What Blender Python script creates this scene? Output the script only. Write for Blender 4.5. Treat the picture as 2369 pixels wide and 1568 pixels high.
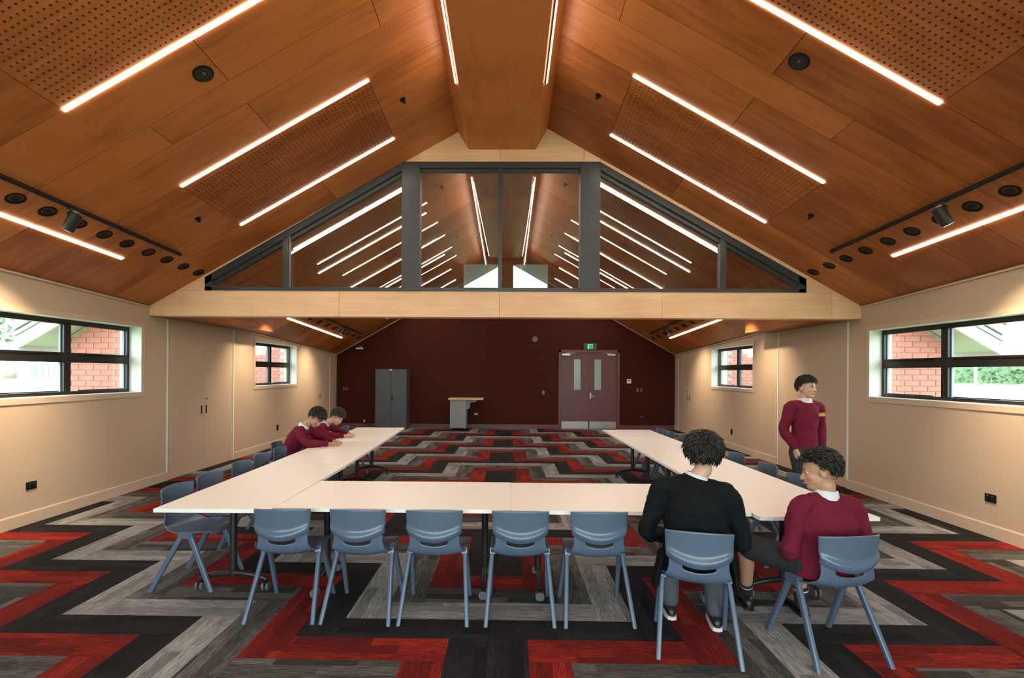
import bpy, bmesh, math, random
from mathutils import Vector, Matrix, Quaternion
random.seed(7)
for o in list(bpy.data.objects): bpy.data.objects.remove(o)
S = bpy.context.scene
COL = S.collection
PI = math.pi
K = 1.0274            # depth scale of the measured plan

# ------------------------------------------------------------------ camera
FPX = 1125.0
cam_d = bpy.data.cameras.new('camera')
cam = bpy.data.objects.new('camera', cam_d); COL.objects.link(cam)
cam_d.sensor_fit = 'HORIZONTAL'; cam_d.sensor_width = 36.0
cam_d.lens = 36.0 * FPX / 2369.0
cam_d.shift_x = (1184.5 - 1161.0) / 2369.0
cam_d.shift_y = (862.5 - 784.0) / 2369.0
cam_d.clip_start = 0.05; cam_d.clip_end = 400
CAM = Vector((0, 0, 1.66))
YAW, ROLL = -0.01314, 0.006
cam.matrix_world = (Matrix.Translation(CAM) @ Matrix.Rotation(-YAW, 4, 'Z') @
                    Matrix.Rotation(PI / 2, 4, 'X') @ Matrix.Rotation(ROLL, 4, 'Z'))
S.camera = cam

# ------------------------------------------------------------------ sky and exposure
world = bpy.data.worlds.new('overcast_sky'); S.world = world
world.use_nodes = True
wn = world.node_tree.nodes; wl = world.node_tree.links
bg = wn['Background']
bg.inputs['Color'].default_value = (0.86, 0.94, 1.0, 1); bg.inputs['Strength'].default_value = 6.0
S.view_settings.view_transform = 'Standard'
S.view_settings.look = 'None'
S.view_settings.gamma = 1.0
S.view_settings.use_curve_mapping = False
S.view_settings.exposure = 0.75
LED_STRENGTH = 26.0
LED_COLOR = (1.0, 0.86, 0.70)
SPOT_POWER = 110.0

# ------------------------------------------------------------------ helpers
def tag(o, label=None, cat=None, group=None, kind=None):
    if label: o['label'] = label
    if cat: o['category'] = cat
    if group: o['group'] = group
    if kind: o['kind'] = kind
    return o

def empty(name, loc=(0, 0, 0), rz=0.0):
    o = bpy.data.objects.new(name, None); COL.objects.link(o)
    o.location = loc; o.rotation_euler = (0, 0, rz); o.empty_display_size = 0.1
    return o

def thing(name, label, cat, loc=(0, 0, 0), rz=0.0, group=None):
    return tag(empty(name, loc, rz), label, cat, group)

def dup(o, parent=None):
    c = o.copy(); COL.objects.link(c); c.parent = parent
    for ch in o.children: dup(ch, c)
    return c

class MB:
    def __init__(self):
        self.v = []; self.f = []; self.uv = []
    def add(self, verts, faces, uvs=None):
        b = len(self.v); self.v += [tuple(p) for p in verts]
        for i, f in enumerate(faces):
            self.f.append([b + k for k in f])
            self.uv.append(uvs[i] if uvs else None)
        return self
    def box(self, x0, x1, y0, y1, z0, z1):
        v = [(x0, y0, z0), (x1, y0, z0), (x1, y1, z0), (x0, y1, z0),
             (x0, y0, z1), (x1, y0, z1), (x1, y1, z1), (x0, y1, z1)]
        return self.add(v, [(0, 3, 2, 1), (4, 5, 6, 7), (0, 1, 5, 4), (1, 2, 6, 5), (2, 3, 7, 6), (3, 0, 4, 7)])
    def hexa(self, v):
        return self.add(v, [(0, 3, 2, 1), (4, 5, 6, 7), (0, 1, 5, 4), (1, 2, 6, 5), (2, 3, 7, 6), (3, 0, 4, 7)])
    def prism(self, poly, fn0, fn1):
        """poly: list of 2d points; fn0/fn1 map a 2d point to 3d on either side"""
        n = len(poly)
        v = [fn0(p) for p in poly] + [fn1(p) for p in poly]
        fs = [list(range(n))[::-1], list(range(n, 2 * n))]
        fs += [(i, (i + 1) % n, n + (i + 1) % n, n + i) for i in range(n)]
        return self.add(v, fs)
    def bar(self, p0, p1, a, b=None, up=(0, 0, 1), a1=None, b1=None):
        """rectangular bar from p0 to p1, a wide, b deep (b along up)"""
        p0 = Vector(p0); p1 = Vector(p1); b = a if b is None else b
        a1 = a if a1 is None else a1; b1 = b if b1 is None else b1
        d = (p1 - p0).normalized(); u = Vector(up)
        if abs(d.dot(u)) > 0.99: u = Vector((0, 1, 0))
        s = d.cross(u).normalized(); t = s.cross(d).normalized()
        v = []
        for p, aa, bb in ((p0, a, b), (p1, a1, b1)):
            for i, j in ((-1, -1), (1, -1), (1, 1), (-1, 1)):
                v.append(p + s * (i * aa / 2) + t * (j * bb / 2))
        return self.hexa(v)
    def cyl(self, p0, p1, r0, r1=None, n=16, cap=True):
        p0 = Vector(p0); p1 = Vector(p1); r1 = r0 if r1 is None else r1
        d = (p1 - p0).normalized()
        u = Vector((0, 0, 1)) if abs(d.z) < 0.9 else Vector((1, 0, 0))
        s = d.cross(u).normalized(); t = s.cross(d)
        v = []
        for p, r in ((p0, r0), (p1, r1)):
            for i in range(n):
                a = 2 * PI * i / n
                v.append(p + s * (r * math.cos(a)) + t * (r * math.sin(a)))
        fs = [(i, (i + 1) % n, n + (i + 1) % n, n + i) for i in range(n)]
        if cap: fs += [list(range(n))[::-1], list(range(n, 2 * n))]
        return self.add(v, fs)
    def loft(self, secs, cap=True):
        """secs: list of closed rings (same count)"""
        n = len(secs[0]); v = [p for s in secs for p in s]; fs = []
        for k in range(len(secs) - 1):
            for i in range(n):
                fs.append((k * n + i, k * n + (i + 1) % n, (k + 1) * n + (i + 1) % n, (k + 1) * n + i))
        if cap:
            fs.append(list(range(n))[::-1]); fs.append([(len(secs) - 1) * n + i for i in range(n)])
        return self.add(v, fs)
    def tube(self, pts, r, n=10):
        pts = [Vector(p) for p in pts]
        rr = r if isinstance(r, (list, tuple)) else [r] * len(pts)
        secs = []; prev = None
        for i, p in enumerate(pts):
            d = (pts[min(i + 1, len(pts) - 1)] - pts[max(i - 1, 0)]).normalized()
            if prev is None:
                u = Vector((0, 0, 1)) if abs(d.z) < 0.9 else Vector((1, 0, 0))
                prev = d.cross(u).normalized()
            s = (prev - d * prev.dot(d)).normalized(); t = d.cross(s); prev = s
            secs.append([p + s * (rr[i] * math.cos(2 * PI * k / n)) + t * (rr[i] * math.sin(2 * PI * k / n)) for k in range(n)])
        return self.loft(secs)
    def ellipsoid(self, c, r, rot=None, nu=20, nv=14):
        c = Vector(c); rot = rot or Matrix.Identity(3); secs = []
        v = [c + rot @ Vector((0, 0, -r[2]))]
        for j in range(1, nv):
            th = -PI / 2 + PI * j / nv
            for i in range(nu):
                a = 2 * PI * i / nu
                v.append(c + rot @ Vector((r[0] * math.cos(th) * math.cos(a), r[1] * math.cos(th) * math.sin(a), r[2] * math.sin(th))))
        v.append(c + rot @ Vector((0, 0, r[2])))
        fs = [(0, 1 + (i + 1) % nu, 1 + i) for i in range(nu)]
        for j in range(nv - 2):
            for i in range(nu):
                a = 1 + j * nu + i; b = 1 + j * nu + (i + 1) % nu
                fs.append((a, b, b + nu, a + nu))
        last = len(v) - 1; o = 1 + (nv - 2) * nu
        fs += [(o + i, o + (i + 1) % nu, last) for i in range(nu)]
        return self.add(v, fs)
    def grid(self, fn, nu, nv):
        v = [fn(i / nu, j / nv) for j in range(nv + 1) for i in range(nu + 1)]
        fs = []
        for j in range(nv):
            for i in range(nu):
                a = j * (nu + 1) + i
                fs.append((a, a + 1, a + nu + 2, a + nu + 1))
        return self.add(v, fs)
    def mesh(self, name, mat=None, smooth=False):
        me = bpy.data.meshes.new(name)
        me.from_pydata(self.v, [], self.f)
        if any(u for u in self.uv):
            l = me.uv_layers.new(name='UVMap'); k = 0
            for i, f in enumerate(self.f):
                for j in range(len(f)):
                    if self.uv[i]: l.data[k].uv = self.uv[i][j]
                    k += 1
        if mat: me.materials.append(mat)
        bm = bmesh.new(); bm.from_mesh(me); bmesh.ops.recalc_face_normals(bm, faces=bm.faces); bm.to_mesh(me); bm.free()
        if smooth is not False:
            for p in me.polygons: p.use_smooth = True
            if smooth is not True: me.set_sharp_from_angle(angle=math.radians(smooth))
        return me
    def build(self, name, mat=None, parent=None, smooth=False, bevel=0.0, seg=2):
        o = bpy.data.objects.new(name, self.mesh(name, mat, smooth)); COL.objects.link(o)
        o.parent = parent
        if bevel:
            b = o.modifiers.new('bevel', 'BEVEL'); b.width = bevel; b.segments = seg; b.limit_method = 'ANGLE'
        return o

def link(me, name, parent=None, loc=(0, 0, 0), rz=0.0):
    o = bpy.data.objects.new(name, me); COL.objects.link(o); o.parent = parent
    o.location = loc; o.rotation_euler = (0, 0, rz); return o

def bez(p, n):
    """Catmull-Rom through 2d/3d points"""
    p = [Vector(q) for q in p]; out = []
    for i in range(len(p) - 1):
        a = p[max(i - 1, 0)]; b = p[i]; c = p[i + 1]; d = p[min(i + 2, len(p) - 1)]
        for k in range(n):
            t = k / n
            out.append(0.5 * ((2 * b) + (c - a) * t + (2 * a - 5 * b + 4 * c - d) * t * t + (3 * b - a - 3 * c + d) * t ** 3))
    out.append(p[-1]); return out

# ------------------------------------------------------------------ materials
def new_mat(name):
    m = bpy.data.materials.new(name); m.use_nodes = True
    nt = m.node_tree
    return m, nt, nt.nodes, nt.links, nt.nodes['Principled BSDF']

def paint(name, col, rough=0.5, metal=0.0, spec=0.5, var=0.06, scale=6.0, bump=0.0, bscale=120.0):
    m, nt, N, L, p = new_mat(name)
    tc = N.new('ShaderNodeTexCoord')
    no = N.new('ShaderNodeTexNoise'); no.inputs['Scale'].default_value = scale; no.inputs['Detail'].default_value = 4
    L.new(tc.outputs['Object'], no.inputs['Vector'])
    mx = N.new('ShaderNodeMix'); mx.data_type = 'RGBA'
    mx.inputs['A'].default_value = [c * (1 - var) for c in col] + [1]
    mx.inputs['B'].default_value = [min(1, c * (1 + var)) for c in col] + [1]
    L.new(no.outputs['Fac'], mx.inputs['Factor']); L.new(mx.outputs['Result'], p.inputs['Base Color'])
    p.inputs['Roughness'].default_value = rough; p.inputs['Metallic'].default_value = metal
    p.inputs['Specular IOR Level'].default_value = spec
    if bump:
        n2 = N.new('ShaderNodeTexNoise'); n2.inputs['Scale'].default_value = bscale; n2.inputs['Detail'].default_value = 3
        L.new(tc.outputs['Object'], n2.inputs['Vector'])
        b = N.new('ShaderNodeBump'); b.inputs['Strength'].default_value = bump; b.inputs['Distance'].default_value = 0.004
        L.new(n2.outputs['Fac'], b.inputs['Height']); L.new(b.outputs['Normal'], p.inputs['Normal'])
    return m

def emit(name, col, strength):
    m, nt, N, L, p = new_mat(name)
    p.inputs['Base Color'].default_value = (*col, 1)
    p.inputs['Emission Color'].default_value = (*col, 1); p.inputs['Emission Strength'].default_value = strength
    return m

def glass(name, tint=(0.95, 0.98, 0.97), boost=1.0):
    m, nt, N, L, p = new_mat(name); N.remove(p)
    tr = N.new('ShaderNodeBsdfTransparent'); tr.inputs['Color'].default_value = (*tint, 1)
    gl = N.new('ShaderNodeBsdfGlossy'); gl.inputs['Roughness'].default_value = 0.0
    fr = N.new('ShaderNodeFresnel'); fr.inputs['IOR'].default_value = 1.5
    mu = N.new('ShaderNodeMath'); mu.operation = 'MULTIPLY'; mu.inputs[1].default_value = boost; mu.use_clamp = True
    ge = N.new('ShaderNodeNewGeometry'); io = N.new('ShaderNodeMix'); io.data_type = 'FLOAT'      # same reflectance on both faces of the pane
    io.inputs['A'].default_value = 1.5; io.inputs['B'].default_value = 1 / 1.5
    L.new(ge.outputs['Backfacing'], io.inputs['Factor']); L.new(io.outputs['Result'], fr.inputs['IOR'])
    L.new(fr.outputs[0], mu.inputs[0])
    mx = N.new('ShaderNodeMixShader'); L.new(mu.outputs[0], mx.inputs[0])
    L.new(tr.outputs[0], mx.inputs[1]); L.new(gl.outputs[0], mx.inputs[2])
    L.new(mx.outputs[0], N['Material Output'].inputs['Surface'])
    return m

def plywood(name, dark, light, rough=0.42, spread=0.26):
    """UV in metres, u along the grain; tone differs from sheet to sheet"""
    m, nt, N, L, p = new_mat(name)
    uv = N.new('ShaderNodeTexCoord')
    mp = N.new('ShaderNodeMapping'); mp.inputs['Scale'].default_value = (0.9, 9.0, 1)
    L.new(uv.outputs['UV'], mp.inputs['Vector'])
    n1 = N.new('ShaderNodeTexNoise'); n1.inputs['Scale'].default_value = 1.6; n1.inputs['Detail'].default_value = 6; n1.inputs['Roughness'].default_value = 0.62
    n1.inputs['Distortion'].default_value = 0.6
    L.new(mp.outputs[0], n1.inputs['Vector'])
    mp2 = N.new('ShaderNodeMapping'); mp2.inputs['Scale'].default_value = (0.8, 1.3, 1)
    L.new(uv.outputs['UV'], mp2.inputs['Vector'])
    n2 = N.new('ShaderNodeTexNoise'); n2.inputs['Scale'].default_value = 1.3; n2.inputs['Detail'].default_value = 2
    L.new(mp2.outputs[0], n2.inputs['Vector'])
    ad = N.new('ShaderNodeMath'); ad.operation = 'ADD'
    L.new(n1.outputs['Fac'], ad.inputs[0]); L.new(n2.outputs['Fac'], ad.inputs[1])
    oi = N.new('ShaderNodeObjectInfo')
    ma = N.new('ShaderNodeMath'); ma.operation = 'MULTIPLY_ADD'; ma.inputs[1].default_value = spread * 2; ma.inputs[2].default_value = -spread
    L.new(oi.outputs['Random'], ma.inputs[0])
    ad2 = N.new('ShaderNodeMath'); ad2.operation = 'ADD'; L.new(ad.outputs[0], ad2.inputs[0]); L.new(ma.outputs[0], ad2.inputs[1])
    mr = N.new('ShaderNodeMapRange'); mr.inputs['From Min'].default_value = 0.72; mr.inputs['From Max'].default_value = 1.28
    L.new(ad2.outputs[0], mr.inputs['Value'])
    mx = N.new('ShaderNodeMix'); mx.data_type = 'RGBA'
    mx.inputs['A'].default_value = (*dark, 1); mx.inputs['B'].default_value = (*light, 1)
    L.new(mr.outputs[0], mx.inputs['Factor']); L.new(mx.outputs['Result'], p.inputs['Base Color'])
    p.inputs['Roughness'].default_value = rough; p.inputs['Specular IOR Level'].default_value = 0.35
    return m

def carpet(name, c0, c1, c2):
    """UV in metres, u along the plank: tonal blocks, fine streaks, pile"""
    m, nt, N, L, p = new_mat(name)
    tc = N.new('ShaderNodeTexCoord'); sp = N.new('ShaderNodeSeparateXYZ'); L.new(tc.outputs['UV'], sp.inputs[0])
    def math_(op, a, b=None, c=None):
        n = N.new('ShaderNodeMath'); n.operation = op
        for i, q in enumerate((a, b, c)):
            if q is None: continue
            if isinstance(q, (int, float)): n.inputs[i].default_value = q
            else: L.new(q, n.inputs[i])
        return n.outputs[0]
    vi = math_('FLOOR', math_('MULTIPLY', sp.outputs[1], 12.3))
    w1 = N.new('ShaderNodeTexWhiteNoise'); w1.noise_dimensions = '1D'; L.new(vi, w1.inputs['W'])
    ui = math_('FLOOR', math_('MULTIPLY_ADD', sp.outputs[0], 2.1, math_('MULTIPLY', w1.outputs['Value'], 9.0)))
    cb = N.new('ShaderNodeCombineXYZ'); L.new(ui, cb.inputs[0]); L.new(vi, cb.inputs[1])
    w2 = N.new('ShaderNodeTexWhiteNoise'); w2.noise_dimensions = '2D'; L.new(cb.outputs[0], w2.inputs['Vector'])
    mp = N.new('ShaderNodeMapping'); mp.inputs['Scale'].default_value = (8.0, 165.0, 1); L.new(tc.outputs['UV'], mp.inputs['Vector'])
    ns = N.new('ShaderNodeTexNoise'); ns.inputs['Scale'].default_value = 1.0; ns.inputs['Detail'].default_value = 3; ns.inputs['Roughness'].default_value = 0.7
    L.new(mp.outputs[0], ns.inputs['Vector'])
    st = N.new('ShaderNodeMapRange'); st.inputs['From Min'].default_value = 0.40; st.inputs['From Max'].default_value = 0.60
    L.new(ns.outputs['Fac'], st.inputs['Value'])
    pl = N.new('ShaderNodeTexNoise'); pl.inputs['Scale'].default_value = 420.0; pl.inputs['Detail'].default_value = 2
    L.new(tc.outputs['UV'], pl.inputs['Vector'])
    mx = N.new('ShaderNodeMix'); mx.data_type = 'RGBA'; mx.inputs['A'].default_value = (*c1, 1); mx.inputs['B'].default_value = (*c2, 1)
    L.new(w2.outputs['Value'], mx.inputs['Factor'])
    m2 = N.new('ShaderNodeMix'); m2.data_type = 'RGBA'; m2.inputs['A'].default_value = (*c0, 1)
    L.new(mx.outputs['Result'], m2.inputs['B'])
    f = math_('MULTIPLY_ADD', st.outputs[0], 0.72, math_('MULTIPLY_ADD', pl.outputs['Fac'], 1.1, -0.33)); 
    cl = N.new('ShaderNodeClamp'); L.new(f, cl.inputs[0]); L.new(cl.outputs[0], m2.inputs['Factor'])
    L.new(m2.outputs['Result'], p.inputs['Base Color'])
    p.inputs['Roughness'].default_value = 0.95; p.inputs['Specular IOR Level'].default_value = 0.12
    bp = N.new('ShaderNodeBump'); bp.inputs['Strength'].default_value = 0.5; bp.inputs['Distance'].default_value = 0.003
    L.new(pl.outputs['Fac'], bp.inputs['Height']); L.new(bp.outputs['Normal'], p.inputs['Normal'])
    return m

M = {}
M['ply_ceiling'] = plywood('plywood_ceiling', (0.265, 0.075, 0.015), (0.51, 0.172, 0.046))
M['ply_beam'] = plywood('plywood_beam', (0.70, 0.42, 0.245), (0.84, 0.56, 0.37), spread=0.08)
M['wall'] = paint('cream_wall', (0.46, 0.350, 0.258), 0.55, var=0.015, scale=1.5, bump=0.05, bscale=300)
M['reveal'] = paint('white_reveal', (0.62, 0.63, 0.61), 0.5, var=0.015)
M['wall_trim'] = paint('cream_trim', (0.51, 0.395, 0.298), 0.42, var=0.015)
M['metal_strip'] = paint('pale_metal_strip', (0.68, 0.70, 0.70), 0.35, var=0.02)
M['burgundy'] = paint('burgundy_wall', (0.052, 0.0105, 0.0058), 0.7, spec=.12, var=0.10, scale=2.0, bump=0.05, bscale=200)
M['plum'] = paint('plum_door', (0.125, 0.050, 0.058), 0.38, var=0.05)
M['steel'] = paint('brushed_steel', (0.62, 0.62, 0.60), 0.30, metal=0.9, var=0.05, scale=30)
M['chrome'] = paint('satin_chrome', (0.75, 0.75, 0.73), 0.22, metal=0.95, var=0.03)
M['black_metal'] = paint('black_powder_coat', (0.012, 0.012, 0.013), 0.42, var=0.1)
M['frame'] = paint('charcoal_aluminium', (0.030, 0.034, 0.040), 0.38, var=0.08)
M['win_frame'] = paint('black_window_aluminium', (0.012, 0.011, 0.010), 0.35, var=0.08)
M['black_plastic'] = paint('black_plastic', (0.006, 0.006, 0.006), 0.6, spec=.15, var=0.1)
M['table'] = paint('maple_laminate', (0.87, 0.845, 0.81), 0.36, var=0.012, scale=3)
M['table_edge'] = paint('white_edge_band', (0.83, 0.83, 0.81), 0.4, var=0.01)
M['chair'] = paint('slate_blue_plastic', (0.078, 0.116, 0.174), 0.26, var=0.03, spec=0.5)
M['castor'] = paint('castor_grey', (0.10, 0.11, 0.12), 0.35, var=0.1)
M['glass'] = glass('window_glass')
M['glass_int'] = glass('clerestory_glass', (0.84, 0.85, 0.85), 3.0)
M['led'] = emit('led_diffuser', LED_COLOR, LED_STRENGTH)
M['felt'] = paint('acoustic_felt', (0.006, 0.005, 0.004), 0.9, var=0.1)
M['white'] = paint('white_plastic', (0.78, 0.78, 0.76), 0.4, var=0.02)
M['cab'] = paint('steel_cabinet_grey', (0.060, 0.075, 0.088), 0.42, var=0.08, scale=3)
M['lect'] = paint('lectern_grey', (0.20, 0.225, 0.235), 0.5, var=0.05)
M['oak'] = plywood('oak_top', (0.50, 0.33, 0.17), (0.66, 0.48, 0.28))
M['brick'] = paint('red_brick', (0.34, 0.125, 0.098), 0.85, var=0.18, scale=9, bump=0.3, bscale=90)
M['mortar'] = paint('mortar', (0.27, 0.225, 0.205), 0.9, var=0.08)
M['fascia'] = paint('white_fascia', (0.46, 0.49, 0.49), 0.5, var=0.03)
M['soffit'] = paint('pale_green_soffit', (0.30, 0.34, 0.29), 0.6, var=0.04)
M['roof'] = paint('dark_red_roof', (0.16, 0.05, 0.05), 0.6, var=0.1)
M['lawn'] = paint('lawn', (0.34, 0.42, 0.24), 0.9, var=0.12, scale=0.6)
M['leaf'] = paint('hedge_leaf', (0.10, 0.17, 0.09), 0.8, var=0.4, scale=5)
M['fence'] = paint('blue_grey_fence', (0.22, 0.27, 0.34), 0.7, var=0.1)
M['c_red'] = carpet('carpet_red', (0.030, 0.006, 0.006), (0.13, 0.011, 0.011), (0.40, 0.030, 0.018))
M['c_dark'] = carpet('carpet_charcoal', (0.0065, 0.0065, 0.0075), (0.013, 0.013, 0.015), (0.032, 0.032, 0.035))
M['c_light'] = carpet('carpet_pale_grey', (0.07, 0.07, 0.07), (0.21, 0.21, 0.21), (0.44, 0.44, 0.44))
M['c_mixed'] = carpet('carpet_mid_grey', (0.012, 0.012, 0.012), (0.045, 0.044, 0.043), (0.19, 0.185, 0.175))
M['underlay'] = paint('underlay', (0.02, 0.02, 0.02), 0.95)

# ================================================================== the room
XL, XR = -5.15, 4.96
YF, YB, YW = -1.52 * K, 6.72 * K, 14.15 * K
BD = 0.20                       # depth of the partition beam
SLY, SX = 0.0525 / K, 0.565
XC = -0.06                      # ridge line
def zc(x, y):
    return 2.97 - SLY * y + SX * (min(x + 5.12, 5.0 - x))
NL = Vector((SX, -SLY, -1)).normalized()      # into the room, left slope:  z - SX*x + SLY*y = c
NL = Vector((SX, -SLY, -1)).normalized(); NR = Vector((-SX, -SLY, -1)).normalized()
def cp(x, y, off=0.0):
    n = NL if x < XC else NR
    return Vector((x, y, zc(x, y))) + n * off
def struct(o): o['kind'] = 'structure'; return o

def ubox_ceiling(x0, x1, y0, y1, o0, o1, name, mat, parent, uvoff=None):
    b = MB(); g = 0.0025
    x0 += g; x1 -= g; y0 += g; y1 -= g
    c = [(x0, y0), (x1, y0), (x1, y1), (x0, y1)]
    v = [cp(x, y, o1) for x, y in c] + [cp(x, y, o0) for x, y in c]
    du, dv = uvoff or (random.uniform(0, 40), random.uniform(0, 40))
    uvs = [[(x + du, y + dv) for x, y in (c[0], c[3], c[2], c[1])]] + [[(0 + du, dv)] * 4 for _ in range(5)]
    b.add(v, [(0, 3, 2, 1), (4, 5, 6, 7), (0, 1, 5, 4), (1, 2, 6, 5), (2, 3, 7, 6), (3, 0, 4, 7)], uvs)
    return b.build(name, mat, parent)

# ceiling deck (both slopes), boards hang below it
b = MB()
for side in (0, 1):
    xa, xb = (XL - 0.32, XC) if side == 0 else (XC, XR + 0.32)
    ya, yb = YF - 0.2, YW + 0.5
    c = [(xa, ya), (xb, ya), (xb, yb), (xa, yb)]
    zz = lambda x, y: 2.97 - SLY * y + SX * ((x + 5.12) if side == 0 else (5.0 - x))
    b.hexa([(x, y, zz(x, y) + 0.055) for x, y in c] + [(x, y, zz(x, y) + 0.22) for x, y in c])
ceiling = struct(b.build('ceiling', M['felt']))

def perforated(x0, x1, y0, y1, walls, name, parent):
    """sheet with real round holes on a square grid, UV in metres"""
    b = MB(); mg = 0.035; pit = 0.047; r = 0.0098
    nx = int((abs(x1 - x0) - 2 * mg) / (pit * 0.87)); ny = int((y1 - y0 - 2 * mg) / pit)
    px = (x1 - x0 - 2 * mg) / nx; py = (y1 - y0 - 2 * mg) / ny
    du, dv = random.uniform(0, 40), random.uniform(0, 40)
    V = []; F = []; UV = []
    def vert(x, y, o): V.append(cp(x, y, o)); return len(V) - 1, (x + du, y + dv)
    ang = [PI / 4 * k for k in range(8)]
    for i in range(nx):
        for j in range(ny):
            cx = x0 + mg + (i + .5) * px; cy = y0 + mg + (j + .5) * py
            o = []; h = []; hb = []
            for k, a in enumerate(ang):
                sx_ = round(math.cos(a)); sy_ = round(math.sin(a))
                if k % 2 == 1: sx_ = 1 if math.cos(a) > 0 else -1; sy_ = 1 if math.sin(a) > 0 else -1
                o.append(vert(cx + sx_ * px / 2, cy + sy_ * py / 2, 0.012))
                h.append(vert(cx + r * 0.87 * math.cos(a), cy + r * math.sin(a), 0.012))
                if walls: hb.append(vert(cx + r * 0.87 * math.cos(a), cy + r * math.sin(a), -0.004))
            for k in range(8):
                q = (k + 1) % 8
                F.append((o[k][0], o[q][0], h[q][0], h[k][0])); UV.append([o[k][1], o[q][1], h[q][1], h[k][1]])
                if walls:
                    F.append((h[k][0], h[q][0], hb[q][0], hb[k][0])); UV.append([h[k][1]] * 4)
    # solid margins
    for (a0, a1, c0, c1) in ((x0, x1, y0, y0 + mg), (x0, x1, y1 - mg, y1), (x0, x0 + mg, y0 + mg, y1 - mg), (x1 - mg, x1, y0 + mg, y1 - mg)):
        ids = [vert(a0, c0, .012), vert(a1, c0, .012), vert(a1, c1, .012), vert(a0, c1, .012)]
        F.append([q[0] for q in ids]); UV.append([q[1] for q in ids])
    b.add(V, F, UV)
    me = bpy.data.meshes.new(name); me.from_pydata(b.v, [], b.f)
    l = me.uv_layers.new(name='UVMap'); k = 0
    for i, f in enumerate(b.f):
        for j in range(len(f)): l.data[k].uv = b.uv[i][j]; k += 1
    me.materials.append(M['ply_ceiling'])
    ob = bpy.data.objects.new(name, me); COL.objects.link(ob); ob.parent = parent
    fb = MB(); c = [(x0 + .01, y0 + .01), (x1 - .01, y0 + .01), (x1 - .01, y1 - .01), (x0 + .01, y1 - .01)]
    fb.add([cp(x, y, -0.006) for x, y in c] + [cp(x, y, -0.012) for x, y in c], [(0, 3, 2, 1), (4, 5, 6, 7), (0, 1, 5, 4), (1, 2, 6, 5), (2, 3, 7, 6), (3, 0, 4, 7)])
    fb.build('acoustic_backing', M['felt'], ob)
    return ob

PF = [(-5.15, -3.49, 0), (-3.49, -1.5, 1), (-1.5, -0.6, 0)]
def splits(*xs): return [(xs[i], xs[i + 1], 0) for i in range(len(xs) - 1)]
ROWS = [(-1.5, -1.0, splits(-5.15, -2.7, -0.6)), (-1.0, 0.1, splits(-5.15, -3.5, -0.6)), (0.1, 1.2, splits(-5.15, -3.49, -1.5, -0.6)),
        (1.2, 1.9, splits(-5.15, -2.7, -0.6)), (1.9, 2.53, splits(-5.15, -3.2, -0.6)),
        (2.53, 3.65, PF), (3.65, 4.15, splits(-5.15, -2.49, -0.6)), (4.15, 4.46, splits(-5.15, -3.2, -1.23, -0.6)),
        (4.46, 4.98, splits(-5.15, -4.6, -2.5, -0.6)), (4.98, 6.10, PF), (6.10, 6.72, splits(-5.15, -2.46, -0.6)),
        (6.93, 7.40, splits(-5.15, -2.46, -0.6)), (7.40, 8.55, PF), (8.55, 9.10, splits(-5.15, -3.2, -0.6)), (9.10, 9.95, splits(-5.15, -2.5, -0.6)),
        (9.95, 11.04, PF), (11.04, 11.7, splits(-5.15, -3.1, -0.6)), (11.7, 12.3, splits(-5.15, -2.4, -0.6)), (12.3, 13.4, PF), (13.4, 14.15, splits(-5.15, -2.6, -0.6))]
for (ya, yb, cells) in ROWS:
    for (xa, xb, kind) in cells:
        for side in (0, 1):
            x0, x1 = (xa, xb) if side == 0 else (-0.2 - xb, -0.2 - xa)
            if x1 > 4.7: x1 = XR
            if kind: perforated(x0 + .002, x1 - .002, ya * K + .002, yb * K - .002, ya < 6, 'perforated_panel', ceiling)
            else: ubox_ceiling(x0, x1, ya * K, yb * K, 0.0, 0.012, 'plywood_panel', M['ply_ceiling'], ceiling)

# boxed ridge beam (its sides lean in towards the bottom)
def zb(y): return 4.83 - SLY * (y - YB)
def ridge(ya, yb, name):
    xs = [(-0.765, 0.30), (-0.575, 0.0), (0.370, 0.0), (0.535, 0.30)]
    b = MB()
    pts = [[(x, y, zb(y) + dz) for x, dz in xs] + [(XC, y, zb(y) + .66)] for y in (ya, yb)]
    v = pts[0] + pts[1]; n = 5
    fs = [list(range(n)), [n + i for i in range(n)]] + [(i, (i + 1) % n, n + (i + 1) % n, n + i) for i in range(n)]
    L_ = yb - ya; r0 = random.uniform(0, 30)
    uvs = [[(r0, r0)] * n, [(r0, r0)] * n] + [[(r0, k * .4), (r0, k * .4 + .35), (r0 + L_, k * .4 + .35), (r0 + L_, k * .4)] for k in range(n)]
    b.add(v, fs, uvs)
    return struct(b.build(name, M['ply_ceiling']))
ridge(YF, YB, 'trim_1'); ridge(YB + BD, YW, 'trim_2')

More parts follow.
